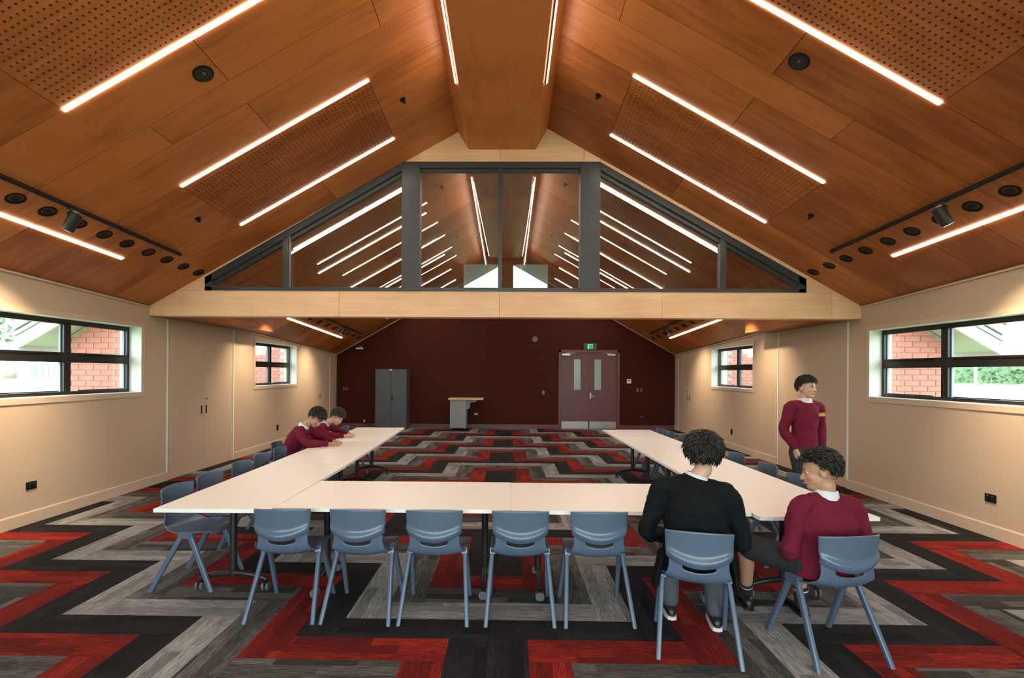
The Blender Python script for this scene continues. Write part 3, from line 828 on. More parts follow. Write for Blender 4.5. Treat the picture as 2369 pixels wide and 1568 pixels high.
for i in range(9):
    y = (13.75 - .48 * i) * K
    downlight(-4.37, y, '%s black round downlight from the burgundy wall, left slope' % ORD[i], 'end bay left downlights')
    downlight(4.20, y, '%s black round downlight from the burgundy wall, right slope' % ORD[i], 'end bay right downlights')

def ceiling_speaker(x, y, label):
    t = ceil_thing('ceiling_speaker', label, 'speaker', x, y, 'round ceiling speakers')
    n = 32
    b = MB(); b.loft([[Vector((r * math.cos(2 * PI * i / n), r * math.sin(2 * PI * i / n), z)) for i in range(n)] for r, z in ((.085, 0), (.085, -.006), (.078, -.010), (.070, -.010))], cap=False)
    b.build('bezel', M['black_plastic'], t, smooth=40)
    MB().cyl((0, 0, -.010), (0, 0, 0), .071, n=n).build('grille', M['black_metal'], t)
    MB().ellipsoid((.004, -.006, -.011), (.018, .018, .012), nu=16, nv=8).build('lens_dome', M['glossy_black'], t, smooth=True)
M['glossy_black'] = paint('glossy_black', (.01, .01, .01), .08, spec=.8)
ceiling_speaker(-2.60, 3.97 * K, 'round black ceiling unit beside the large left light strip')
ceiling_speaker(2.38, 3.92 * K, 'round black ceiling unit beside the large right light strip')
def sensor(x, y, label, name='sprinkler_head'):
    t = ceil_thing(name, label, 'sprinkler', x, y, 'small black sprinkler heads')
    MB().cyl((0, 0, -.008), (0, 0, 0), .032, .036, n=20).build('escutcheon', M['black_plastic'], t, smooth=40)
    MB().cyl((0, 0, -.04), (0, 0, -.008), .010, n=12).build('stem', M['black_plastic'], t, smooth=40)
    MB().cyl((0, 0, -.044), (0, 0, -.040), .018, n=14).build('deflector', M['black_plastic'], t)
sensor(-1.26, 5.52 * K, 'small black sprinkler high on the left slope near the ridge'); sensor(-3.70, 5.57 * K, 'small black sprinkler low on the left slope below the perforated panel')
sensor(1.04, 5.54 * K, 'small black sprinkler high on the right slope near the ridge'); sensor(3.51, 5.54 * K, 'small black sprinkler low on the right slope below the perforated panel')
for y, w in ((7.94, 'nearest the clerestory'), (10.42, 'farther beyond the clerestory')):
    sensor(-1.15, y * K, 'small black sprinkler on the left slope %s' % w); sensor(.95, y * K, 'small black sprinkler on the right slope %s' % w)

# ================================================================== wall devices
def wall_plate(side, y, z, label, w=.095, h=.075, n=2):
    xi, s = (XL, 1) if side == 0 else (XR, -1)
    t = thing('power_outlet', label, 'outlet', (xi, y, z), group='black wall outlets')
    MB().box(min(0, s * .010), max(0, s * .010), -w / 2, w / 2, -h / 2, h / 2).build('plate', M['black_plastic'], t, bevel=.003)
    for k in range(n):
        yy = (k - (n - 1) / 2) * w * .42
        MB().box(min(s * .009, s * .013), max(s * .009, s * .013), yy - .016, yy + .016, -.022, .022).build('socket', M['glossy_black'], t, bevel=.002)
        MB().box(min(s * .012, s * .0145), max(s * .012, s * .0145), yy - .006, yy + .006, .024, .032).build('switch', M['castor'], t)
wall_plate(0, 5.05 * K, .415, 'black double power outlet low on the near left wall', .115, .085)
wall_plate(1, 4.92 * K, .405, 'black double power outlet low on the near right wall', .115, .085)
wall_plate(0, 10.51 * K, .41, 'small black power outlet below the far left window', .08, .12, 1)
wall_plate(1, 10.55 * K, .39, 'small black power outlet below the far right window', .08, .12, 1)

def back_box(name, label, cat, x, z, w, h, d, mat, extra=None, group=None):
    t = thing(name, label, cat, (x, YW, z), group=group)
    MB().box(-w / 2, w / 2, -d, 0, -h / 2, h / 2).build('plate', mat, t, bevel=.004)
    if extra: extra(t, w, h, d)
    return t
M['grey_plate'] = paint('grey_plate', (.16, .15, .15), .35, var=.05)
def rockers(t, w, h, d):
    for z in (-h * .22, h * .22): MB().box(-w * .22, w * .22, -d - .004, -d + .001, z - h * .12, z + h * .12).build('rocker', M['castor'], t, bevel=.001)
back_box('thermostat', 'white thermostat on the burgundy wall right of the double door', 'thermostat', 3.595, 1.435, .125, .125, .028, M['white'],
         lambda t, w, h, d: MB().box(-.035, .035, -d - .002, -d + .001, .0, .035).build('display', M['castor'], t))
back_box('light_switch', 'grey light switch on the burgundy wall, left of the pair by the thermostat', 'switch', 3.855, 1.17, .055, .11, .01, M['grey_plate'], rockers, 'grey switches')
back_box('light_switch', 'grey light switch on the burgundy wall, right of the pair by the thermostat', 'switch', 3.965, 1.17, .055, .11, .01, M['grey_plate'], rockers, 'grey switches')
back_box('light_switch', 'grey light switch on the burgundy wall just left of the double door', 'switch', 1.055, 1.08, .065, .12, .01, M['grey_plate'], rockers, 'grey switches')
back_box('light_switch', 'grey switch near the left corner of the burgundy wall, left one', 'switch', -4.93, 1.16, .045, .10, .01, M['grey_plate'], rockers, 'grey switches')
back_box('light_switch', 'grey switch near the left corner of the burgundy wall, right one', 'switch', -4.84, 1.16, .045, .10, .01, M['grey_plate'], rockers, 'grey switches')
back_box('power_outlet', 'dark outlet low on the burgundy wall right of the double door', 'outlet', 3.97, .385, .12, .075, .01, M['black_plastic'], lambda t, w, h, d: [MB().box(sx - .016, sx + .016, -d - .003, -d, -.02, .02).build('socket', M['grey_plate'], t) for sx in (-.028, .028)])
back_box('power_outlet', 'outlet on the burgundy wall beside the lectern', 'outlet', -.96, .43, .115, .07, .012, M['grey_plate'], lambda t, w, h, d: [MB().box(sx - .014, sx + .014, -d - .003, -d, -.018, .018).build('socket', M['white'], t) for sx in (-.026, .026)])
t = thing('wall_plug', 'small white plug with a black lead low on the burgundy wall left of the cabinet', 'plug', (-4.30, YW, .20))
MB().box(-.02, .02, -.05, 0, -.035, .035).build('plug_body', M['white'], t, bevel=.006)
MB().tube(bez([(.0, -.04, -.03), (.05, -.05, -.10), (.16, -.04, -.08), (.28, -.03, -.16), (.40, -.03, -.19)], 4), .006, 8).build('lead', M['black_plastic'], t, smooth=True)
t = thing('wall_sensor', 'round grey detector high on the burgundy wall left of the exit sign', 'detector', (.79, YW, 2.67))
MB().cyl((0, -.035, 0), (0, 0, 0), .085, n=28).build('housing', M['grey_plate'], t, smooth=40, bevel=.005); MB().cyl((0, -.045, 0), (0, -.035, 0), .052, n=24).build('face', M['castor'], t, smooth=40)
t = thing('wall_projector_arm', 'small white bracket lamp on the burgundy wall in the upper left corner', 'bracket', (-4.45, YW, 2.37))
MB().box(-.10, .10, -.10, -.02, -.025, .02).build('body', M['white'], t, bevel=.006); MB().box(-.015, .06, -.03, 0, -.01, .07).build('mount', M['grey_plate'], t, bevel=.003)
# exit sign: dark case, green running figure and doorway
t = thing('exit_sign', 'green running-man exit sign above the double door', 'sign', (2.43, YW, 2.455))
MB().box(-.19, .19, -.05, 0, -.085, .095).build('case', M['castor'], t, bevel=.004)
M['sign_green'] = emit('sign_green', (.02, .55, .30), .55); M['sign_panel'] = paint('sign_panel', (.055, .075, .068), .3, var=.03)
fc = MB().box(-.18, .18, -.053, -.049, -.075, .08).build('face', M['sign_panel'], t)
def sg(*q): MB().prism(list(q), lambda p: (p[0], -.0555, p[1]), lambda p: (p[0], -.053, p[1])).build('pictogram', M['sign_green'], fc)
sg((-.075, -.07), (-.045, -.07), (-.045, .075), (-.075, .075)); sg((-.045, .055), (.07, .055), (.07, .075), (-.045, .075)); sg((.05, -.07), (.075, -.07), (.075, .075), (.05, .075)); sg((-.045, -.07), (-.02, -.07), (-.02, .055), (-.045, .055))
cxy = [(.02 + .014 * math.cos(a * PI / 5), .035 + .014 * math.sin(a * PI / 5)) for a in range(10)]; sg(*cxy)
sg((.000, .018), (.018, .022), (.026, -.018), (.008, -.022)); sg((.010, -.02), (.026, -.018), (.040, -.045), (.030, -.062), (.022, -.05), (.028, -.04)); sg((.008, -.02), (.018, -.022), (.000, -.055), (-.014, -.055), (-.012, -.045), (-.004, -.045)); sg((.016, .018), (.034, .0), (.044, .006), (.046, -.002), (.034, -.01), (.016, .006))

# ================================================================== end-wall furniture
t = thing('steel_cabinet', 'tall grey steel cabinet with two doors against the burgundy wall', 'cabinet', (-3.40, YW - .25, 0))
MB().box(-.46, .46, -.22, .22, .05, 1.75).build('body', M['cab'], t, bevel=.006); MB().box(-.44, .44, -.20, .20, 0, .05).build('plinth', M['black_metal'], t)
for s in (-1, 1):
    x0, x1 = sorted((s * .003, s * .452))
    d = MB().box(x0, x1, -.240, -.222, .06, 1.735).build('door', M['cab'], t, bevel=.003)
    if s > 0:
        h = MB().box(.02, .06, -.248, -.240, .86, .99).build('handle_recess', M['black_plastic'], d, bevel=.003)
        MB().cyl((.04, -.262, .955), (.04, -.246, .955), .013, n=14).build('lock', M['chrome'], d, smooth=40)
MB().ellipsoid((0, -.243, 1.728), (.045, .006, .022), nu=14, nv=8).build('maker_badge', M['white'], t, smooth=True)

t = thing('lectern', 'grey mobile lectern with an overhanging timber top against the burgundy wall', 'lectern', (-1.43, YW - .40, 0))
MB().box(-.23, .23, -.26, .26, .075, .885).build('body', M['lect'], t, bevel=.006)
b = MB(); b.add([], []); x0, x1, z0, z1 = -.28, .715, .885, .928
v = [(x0, -.3, z0), (x1, -.3, z0), (x1, .3, z0), (x0, .3, z0), (x0, -.3, z1), (x1, -.3, z1), (x1, .3, z1), (x0, .3, z1)]
b.add(v, [(0, 3, 2, 1), (4, 5, 6, 7), (0, 1, 5, 4), (1, 2, 6, 5), (2, 3, 7, 6), (3, 0, 4, 7)], [[(q * .2, k * .3) for q, k in ((0, 0), (1, 0), (1, 1), (0, 1))]] * 6)
b.build('timber_top', M['oak'], t, bevel=.004)
prof = [(.23, .885), (.52, .885), (.51, .835), (.46, .815), (.36, .805), (.335, .785), (.325, .70), (.315, .645), (.28, .605), (.23, .60)]
for y in (-.2, .19): MB().prism(prof, lambda p, y=y: (p[0], y, p[1]), lambda p, y=y: (p[0], y + .022, p[1])).build('bracket', M['lect'], t)
for sx in (-.19, .19):
    for sy in (-.2, .2):
        c = MB().box(sx - .018, sx + .018, sy - .02, sy + .02, .035, .078).build('castor', M['castor'], t)
        MB().cyl((sx - .012, sy, .028), (sx + .012, sy, .028), .028, n=18).build('wheel', M['black_plastic'], c, smooth=40)

# ================================================================== outside the windows
def rise(x, y): return max(0.0, max(abs(x) - 9.0, abs(y - 6) - 14)) * .035
b = MB(); nn = 28
def gp(u, v):
    x = (u - .5) * 240; y = (v - .5) * 260 + 20
    x = math.copysign(abs(x) ** 1.0, x)
    return (x, y, -.22 + rise(x, y))
b.grid(gp, 60, 60)
ground = struct(b.build('ground', M['lawn'], smooth=True))

BL, BH, BDp = .230, .076, .110
def brick_mesh():
    b = MB(); b.box(-BL / 2, BL / 2, -BDp / 2, BDp / 2, 0, BH); return b.mesh('brick', M['brick'])
BRICK = brick_mesh(); 
HALF = MB().box(-.055, .055, -BDp / 2, BDp / 2, 0, BH).mesh('brick', M['brick'])
def brick_pier(x_in, x_out, y, zlow, ztop, label):
    """brick return wall facing the camera; x_in at the building, x_out its free end"""
    s = 1 if x_out > x_in else -1
    t = thing('brick_wall', label, 'wall', ((x_in + x_out) / 2, y, -.219), group='brick return walls outside')
    cx = (x_in + x_out) / 2
    L = abs(x_out - x_in)
    prof = [(x_in - cx, 0), (x_out - s * .012 - cx, 0), (x_out - s * .012 - cx, ztop(x_out) + .23), (x_in - cx, ztop(x_in) + .23)]
    MB().prism(prof, lambda p: (p[0], .012, p[1]), lambda p: (p[0], .30, p[1])).build('mortar_core', M['mortar'], t)
    cz = int((zlow + .25) / .086); row = cz; z = cz * .086
    low = MB()
    nb = 0
    while True:
        zz = z
        if zz + BH > ztop(x_out) + .25 + 1.2: break
        off = 0.0 if row % 2 == 0 else .12
        x = 0.0
        xs = []
        if off: xs.append((.055, HALF)); x = .12
        while x + BL <= L + .02:
            xs.append((x + BL / 2, BRICK)); x += .24
        for d, me in xs:
            wx = x_out - s * d
            if zz + BH > ztop(wx) + .25: continue
            link(me, 'brick', t, (wx - cx, BDp / 2, zz)); nb += 1
        z += .086; row += 1
    return t
# roof verge of the wider rear part: line measured on the barge board, same pitch as the ceiling
def verge(side, y, y2, label):
    s = -1 if side == 0 else 1; xi = XL if side == 0 else XR
    zz = lambda x: 3.25 - SX * (abs(x - xi))
    xo = xi + s * 2.25
    t = thing('roof_verge', label, 'roof', (xi + s * 1.4, y, 2.3), group='roof verges outside')
    ox, oz = xi + s * 1.4, 2.3
    def slab(name, mat, z0, z1, ya, yb, a=xi + s * .34, c=xo):
        MB().prism([(a, zz(a) + z0), (c, zz(c) + z0), (c, zz(c) + z1), (a, zz(a) + z1)], lambda p: (p[0] - ox, ya - y, p[1] - oz), lambda p: (p[0] - ox, yb - y, p[1] - oz)).build(name, mat, t)
    slab('soffit', M['soffit'], .0, .02, y, y2)
    slab('barge_board', M['fascia'], -.02, .17, y - .03, y); slab('cover_strip', M['fascia'], .185, .245, y - .045, y - .015); slab('flashing', M['fascia'], .275, .42, y - .06, y - .02)
    slab('gap_shadow_board', M['win_frame'], .16, .29, y - .012, y + .01); slab('roof_sheet', M['roof'], .42, .46, y - .08, y2)
    ge = xo
    MB().box(min(ge - .05, ge + .07) - ox, max(ge - .05, ge + .07) - ox, -.05, y2 - y, zz(ge) - .03 - oz, zz(ge) + .10 - oz).build('gutter', M['fascia'], t)
for side in (0, 1):
    s = -1 if side == 0 else 1; xi = XL if side == 0 else XR
    yv = 7.42 * K
    top = lambda x, xi=xi: 3.23 - SX * abs(x - xi)
    brick_pier(xi + s * .31, xi + s * 1.90, yv, 1.0, top, 'pale red brick wall seen through the near %s window' % sd[side])
    verge(side, 7.02 * K, 7.75 * K, 'white barge boards and green soffit outside the near %s window' % sd[side])
    yv = 12.5 * K
    top2 = lambda x, xi=xi: 2.95 - SX * abs(x - xi)
    brick_pier(xi + s * .80, xi + s * 1.90, yv, 1.0, top2, 'red brick wall seen through the far %s window' % sd[side])
    tag(MB().box(min(xi + s * .31, xi + s * .79), max(xi + s * .31, xi + s * .79), yv + .02, yv + .2, -.219, 2.6).build('reflection_strip', M['reveal']), 'pale cladding strip painted in beside the brick outside the far %s window' % sd[side], 'reflection')  # solid pale strip imitates the reveal's reflection in the window glass
# things far across the grass
t = thing('garden_fence', 'blue-grey fence far across the lawn in the near left window', 'fence', (-42, 42, 1.0))
for k in range(16):
    if k in (6, 7): continue
    MB().box(-4.2 + k * .55, -3.72 + k * .55, 0, .1, .0, 1.25).build('fence_board', M['fence'], t)
t = thing('tree', 'pale tree trunk by the far fence in the near left window', 'tree', (-42.6, 41, .9))
MB().tube([(0, 0, 0), (.05, 0, 1.0), (0, .1, 2.4), (.1, .1, 4.6)], [.45, .34, .26, .1], 10).build('trunk', M['mortar'], t, smooth=True)
b = MB(); rnd = random.Random(3)
for k in range(260):
    a, r_, z = rnd.uniform(0, 2 * PI), rnd.uniform(.3, 2.6), rnd.uniform(3.2, 6.4)
    c = Vector((r_ * math.cos(a), r_ * math.sin(a), z)); d = Vector((rnd.uniform(-1, 1), rnd.uniform(-1, 1), rnd.uniform(-1, 1))).normalized() * .35
    e = d.cross(Vector((0, 0, 1))).normalized() * .16
    b.add([c - d, c + e, c + d, c - e], [(0, 1, 2, 3)])
b.build('foliage', M['leaf'], t)
t = thing('hedge', 'green hedge far across the lawn in the near right window', 'hedge', (38, 42, 1.0))
b = MB()
for k in range(900):
    c = Vector((rnd.uniform(-6, 9), rnd.uniform(-.5, .5), rnd.uniform(.1, 1.9))); d = Vector((rnd.uniform(-1, 1), rnd.uniform(-1, 1), rnd.uniform(-1, 1))).normalized() * .28
    e = d.cross(Vector((0, .3, 1))).normalized() * .14
    b.add([c - d, c + e, c + d, c - e], [(0, 1, 2, 3)])
b.build('foliage', M['leaf'], t)
MB().box(-6, 9, -.3, .3, 0, 1.5).build('leaf_core', M['leaf'], t)
for k, x in enumerate((33.5, 35.2, 37.0)):
    t = thing('white_post', '%s white post in front of the hedge, counted from the window mullion' % ORD[k], 'post', (x, 39, .9), group='white posts on the lawn')
    MB().box(-.07, .07, -.07, .07, 0, 1.5).build('shaft', M['white'], t); MB().box(-.1, .1, -.1, .1, 1.5, 1.56).build('cap', M['white'], t)

# ================================================================== tables
TZ = 0.72
def make_table(label, x, y, rz, L=1.6, W=.80, post_off=.40, foot_half=.25, foot_shift=0.0):
    """long side along local y; T-legs with four castors, flip-top beam"""
    t = thing('folding_table', label, 'table', (x, y, 0), rz, 'flip-top tables in a U')
    MB().box(-W / 2 + .002, W / 2 - .002, -L / 2 + .002, L / 2 - .002, TZ - .025, TZ).build('tabletop', M['table'], t, bevel=.0015)
    b = MB()
    for q in ((-W / 2, -W / 2 + .003, -L / 2, L / 2), (W / 2 - .003, W / 2, -L / 2, L / 2), (-W / 2, W / 2, -L / 2, -L / 2 + .003), (-W / 2, W / 2, L / 2 - .003, L / 2)):
        b.box(*q, TZ - .0252, TZ - .0008)
    b.build('edge_band', M['table_edge'], t)
    MB().box(foot_shift - .03, foot_shift + .03, -L / 2 + .22, L / 2 - .22, TZ - .075, TZ - .03).build('beam', M['black_metal'], t, bevel=.003)
    for s in (-1, 1):
        yy = s * (L / 2 - post_off)
        MB().box(foot_shift - .24, foot_shift + .24, yy - .025, yy + .025, TZ - .05, TZ - .025).build('top_bracket', M['black_metal'], t, bevel=.002)
        p = MB().tube([(foot_shift, yy, .12), (foot_shift, yy, TZ - .05)], .026, 16).build('leg_post', M['black_metal'], t, smooth=40)
        MB().cyl((foot_shift - .045, yy, TZ - .08), (foot_shift - .026, yy, TZ - .08), .012, n=12).build('pivot_bolt', M['chrome'], p, smooth=40)
        for e in (-1, 1):
            pts = [(foot_shift, yy, .135), (foot_shift + e * foot_half * .5, yy, .122), (foot_shift + e * foot_half * .92, yy, .095), (foot_shift + e * foot_half, yy, .082)]
            MB().tube(bez(pts, 4), [.022] * 5 + [.019] * 4 + [.016] * 4, 10).build('foot_arm', M['black_metal'], t, smooth=40)
            cx = foot_shift + e * foot_half
            c = MB().cyl((cx, yy, .05), (cx, yy, .088), .010, n=10).cyl((cx - .02, yy, .05), (cx + .02, yy, .05), .02, n=12).build('castor', M['black_plastic'], t, smooth=40)
            for k in (-1, 1): MB().cyl((cx + k * .010, yy - .0, .032), (cx + k * .024, yy, .032), .032, n=22).build('wheel', M['castor'], c, smooth=40)
    return t
Y0 = 3.20 * K; TL = 1.606 * K
for k, lab in enumerate(('maple table at the near left corner of the U', 'middle maple table of the left arm of the U', 'maple table at the far end of the left arm, two pupils leaning on it')):
    yc = Y0 + TL * (k + .5)
    make_table(lab, (-2.026, -2.063, -2.125)[k], yc + .004 * k, (.012, .03, .042)[k], L=TL - .004, W=.80, post_off=.38, foot_shift=-.06)
Y1 = 3.155 * K
for k, lab in enumerate(('maple table at the near right corner of the U, beside the pupil in maroon', 'middle maple table of the right arm of the U', 'maple table at the far end of the right arm of the U')):
    yc = Y1 + TL * (k + .5)
    make_table(lab, 2.068 - .018 * (yc - Y1), yc, .018, L=TL - .004, W=.80, post_off=.42)
ycr = 3.66 * K
make_table('maple table across the front of the U, left of the centre joint', -.795, ycr, PI / 2, L=1.640, W=.845, post_off=.20, foot_half=.24, foot_shift=.05)
make_table('maple table across the front of the U, right of the centre joint', .844, ycr - .010, PI / 2, L=1.636, W=.845, post_off=.215, foot_half=.24, foot_shift=.05)

# ================================================================== chairs
def chair_meshes():
    P = {}
    # seat shell: front lip, dished seat, lower back with a curved hand slot
    prof = bez([(.225, .405), (.222, .424), (.190, .432), (.09, .424), (-.04, .416), (-.115, .424), (-.163, .455), (-.185, .505), (-.196, .56), (-.202, .600)], 4)
    nv = len(prof) - 1; nu = 22
    def half(j): 
        t = j / nv
        return .192 + .012 * math.sin(PI * min(1, t * 1.6)) if t < .5 else .2005 - .034 * min(1, (t - .5) / .22)
    def pt(i, j):
        s = -1 + 2 * i / nu; y, z = prof[j]; t = j / nv; x = s * half(j)
        if j <= 0: pass
        back = max(0, min(1, (t - .62) / .2)); seat = 1 - back
        rear = max(0, min(1, (t - .42) / .16)) * (1 - max(0, min(1, (t - .80) / .2)))
        z2 = z + seat * .012 * s ** 4 + back * .030 * s * s + rear * .026 * s * s
        y2 = y + back * .042 * s * s + seat * 0
        if t < .12: y2 -= .012 * s ** 4
        return (x, y2, z2)
    V = [pt(i, j) for j in range(nv + 1) for i in range(nu + 1)]; F = []
    for j in range(nv):
        for i in range(nu):
            zc_ = prof[j][1]; s = abs(-1 + 2 * (i + .5) / nu)
            zm = (prof[j][1] + prof[j + 1][1]) / 2
            if j / nv > .7 and .508 < zm < .543 and s < .56: continue
            a = j * (nu + 1) + i; F.append((a, a + 1, a + nu + 2, a + nu + 1))
    P['seat'] = (V, F)
    # upper back: arched top, smiling lower lip that stands proud
    nu, nv2 = 22, 18
    def bp(i, j):
        s = -1 + 2 * i / nu; t = j / nv2
        x = s * (.183 + .008 * t)
        zl_ = .535 + .052 * s * s; zt_ = .752 - .011 * s * s
        z = zl_ + (zt_ - zl_) * t
        y = -.206 - .05 * (z - .53) + .046 * s * s - .020 * math.exp(-((z - zl_ - .034) / .022) ** 2) * (1 - .3 * s * s)
        if abs(s) > .9: y += .010 * (abs(s) - .9) / .1
        return (x, y, z)
    V = [bp(i, j) for j in range(nv2 + 1) for i in range(nu + 1)]
    F = [(j * (nu + 1) + i, j * (nu + 1) + i + 1, (j + 1) * (nu + 1) + i + 1, (j + 1) * (nu + 1) + i) for j in range(nv2) for i in range(nu)]
    P['backrest'] = (V, F)
    return P
CP_ = chair_meshes()
def solid_mesh(name, VF, th, sub):
    me = bpy.data.meshes.new(name); me.from_pydata(VF[0], [], VF[1]); me.materials.append(M['chair'])
    o = bpy.data.objects.new('tmp', me); COL.objects.link(o)
    so = o.modifiers.new('s', 'SOLIDIFY'); so.thickness = th; so.offset = 0
    if sub: su = o.modifiers.new('u', 'SUBSURF'); su.levels = sub; su.render_levels = sub
    dg = bpy.context.evaluated_depsgraph_get(); me2 = bpy.data.meshes.new_from_object(o.evaluated_get(dg)); me2.name = name
    bpy.data.objects.remove(o); bpy.data.meshes.remove(me)
    for p in me2.polygons: p.use_smooth = True
    return me2
SEAT = solid_mesh('seat', CP_['seat'], .010, 1); BACK = solid_mesh('backrest', CP_['backrest'], .011, 1)
def leg_mesh(s, front):
    b = MB()
    top = Vector((s * .190, .055 if front else .005, .425)); foot = Vector((s * (.212 if front else .225), .235 if front else -.215, 0))
    secs = []
    for t in (0, .5, 1.0):
        p = top.lerp(foot, t); a = .030 - .002 * t; w = .046 - .012 * t
        ring = []
        for k in range(16):
            an = 2 * PI * k / 16; ca, sa = math.cos(an), math.sin(an)
            q = (abs(ca) ** .5 * math.copysign(1, ca), abs(sa) ** .5 * math.copysign(1, sa))
            ring.append(p + Vector((q[0] * a / 2, q[1] * w / 2, 0)))
        secs.append(ring)
    b.loft(secs); return b.mesh('leg', M['chair'], 50)
LEGS = [leg_mesh(s, f) for s in (-1, 1) for f in (0, 1)]
def brack_mesh(s):
    b = MB(); 
    pr = [(-.028, .402), (-.018, .440), (.010, .446), (.060, .446), (.084, .438), (.092, .402), (.05, .392), (.0, .392)]
    b.prism(pr, lambda p: (s * .170, p[0], p[1]), lambda p: (s * .207, p[0], p[1])); return b.mesh('leg_bracket', M['chair'])
BR = [brack_mesh(s) for s in (-1, 1)]
def rail_mesh():
    b = MB(); b.box(-.175, .175, .035, .055, .385, .412); return b.mesh('under_rail', M['chair'])
RAIL = rail_mesh()
def chair(x, y, rz, label):
    t = thing('school_chair', label, 'chair', (x, y, TH), rz, 'blue-grey plastic chairs')
    link(SEAT, 'seat', t); link(BACK, 'backrest', t); link(RAIL, 'under_rail', t)
    for me in LEGS: link(me, 'leg', t)
    for me in BR: link(me, 'leg_bracket', t)
    return t
YC = (3.09 * K + .215)
for x, r, lab in ((-1.505, 0.02, 'leftmost empty blue chair along the front table'), (-.992, -.03, 'second empty blue chair from the left along the front table'),
                  (-.485, 0.0, 'third empty blue chair from the left, middle of the front table'), (.087, .0, 'fourth empty blue chair along the front table, right of the centre joint'),
                  (.605, .02, 'fifth empty blue chair along the front table, next to the pupil in black')):
    chair(x, YC, r, lab)
chair(1.10 + .052, 2.715 * K + .21, -.235, 'blue chair under the pupil in the black blazer')
chair(1.96 - .028, 2.68 * K + .213, .12, 'blue chair under the pupil in maroon at the right')
for x, y, r, lab in ((-2.455, 3.73, 0, 'blue chair in profile at the near left table corner'), (-2.475, 4.17, 0, 'second blue chair from the camera along the left arm'),
                     (-2.50, 4.72, .03, 'third blue chair from the camera along the left arm'), (-2.53, 5.17, .05, 'fourth blue chair from the camera along the left arm'),
                     (-2.545, 5.62, .06, 'fifth blue chair from the camera, left arm, before the leaning pupils'), (-2.80, 6.06, .12, 'blue chair under the nearer leaning pupil'),
                     (-2.84, 6.82, .1, 'blue chair under the farther leaning pupil'), (-2.55, 7.92, .05, 'farthest blue chair on the left arm, beyond the leaning pupils')):
    chair(x, y * K, -PI / 2 + r, lab)
for x, y, r, lab in ((2.455, 4.29, .0, 'blue chair on the right arm nearest the camera, behind the pupil in maroon'), (2.465, 4.83, -.03, 'second blue chair from the camera along the right arm'),
                     (2.45, 5.45, .0, 'third blue chair from the camera along the right arm'), (2.42, 6.30, .03, 'blue chair on the right arm hidden behind the dark-haired head'),
                     (2.42, 7.04, .0, 'blue chair on the right arm, third from the far end'), (2.385, 7.47, .0, 'blue chair on the right arm, second from the far end'), (2.355, 7.90, .0, 'farthest blue chair on the right arm')):
    chair(x, y * K, PI / 2 + r, lab)

# ================================================================== people
M['skin'] = paint('skin_light_brown', (0.46, 0.245, 0.15), 0.5, var=.05, scale=14)
M['skin2'] = paint('skin_fair', (0.56, 0.34, 0.24), 0.5, var=.05, scale=14)
M['hair_black'] = paint('hair_black', (0.008, 0.007, 0.0065), 0.42, var=.3, scale=40)
M['hair_brown'] = paint('hair_brown', (0.030, 0.018, 0.011), 0.45, var=.3, scale=40)
M['maroon'] = paint('maroon_knit', (0.135, 0.008, 0.026), 0.85, spec=.2, var=.10, scale=9, bump=.35, bscale=420)
M['blazer'] = paint('black_wool', (0.0040, 0.0050, 0.0068), 0.8, spec=.15, var=.12, scale=10, bump=.2, bscale=300)
M['shirt'] = paint('white_shirt', (0.62, 0.66, 0.72), 0.7, var=.03)
M['trouser'] = paint('grey_trousers', (0.060, 0.070, 0.082), 0.85, var=.10, scale=12, bump=.2, bscale=300)
M['navy'] = paint('navy_trousers', (0.018, 0.023, 0.036), 0.85, var=.10, scale=12)
M['shorts'] = paint('charcoal_shorts', (0.014, 0.013, 0.017), 0.85, var=.12, scale=12, bump=.2, bscale=300)
M['shoe'] = paint('black_shoe', (0.010, 0.010, 0.011), 0.4, var=.1)
M['sock'] = paint('black_sock', (0.012, 0.011, 0.013), 0.9, var=.1)
M['sole'] = paint('pale_sole', (0.70, 0.62, 0.60), 0.6, var=.04)
M['eye'] = paint('eye_white', (0.75, 0.73, 0.70), 0.25, var=.01)
M['iris'] = paint('eye_dark', (0.012, 0.008, 0.006), 0.15, var=.05)
M['lip'] = paint('lip', (0.36, 0.14, 0.11), 0.45, var=.05)
M['gold'] = paint('gold_embroidery', (0.55, 0.30, 0.03), 0.6, var=.1)

def remesh(b, name, mat, parent, voxel=.006, smooth=4, fac=.5, subtract=None):
    me = b.mesh('tmp'); o = bpy.data.objects.new('tmp', me); COL.objects.link(o)
    r = o.modifiers.new('r', 'REMESH'); r.mode = 'VOXEL'; r.voxel_size = voxel
    if smooth:
        s = o.modifiers.new('s', 'SMOOTH'); s.factor = fac; s.iterations = smooth
    dg = bpy.context.evaluated_depsgraph_get(); m2 = bpy.data.meshes.new_from_object(o.evaluated_get(dg)); m2.name = name
    bpy.data.objects.remove(o); bpy.data.meshes.remove(me)
    m2.materials.clear(); m2.materials.append(mat)
    for p in m2.polygons: p.use_smooth = True
    ob = bpy.data.objects.new(name, m2); COL.objects.link(ob); ob.parent = parent
    return ob

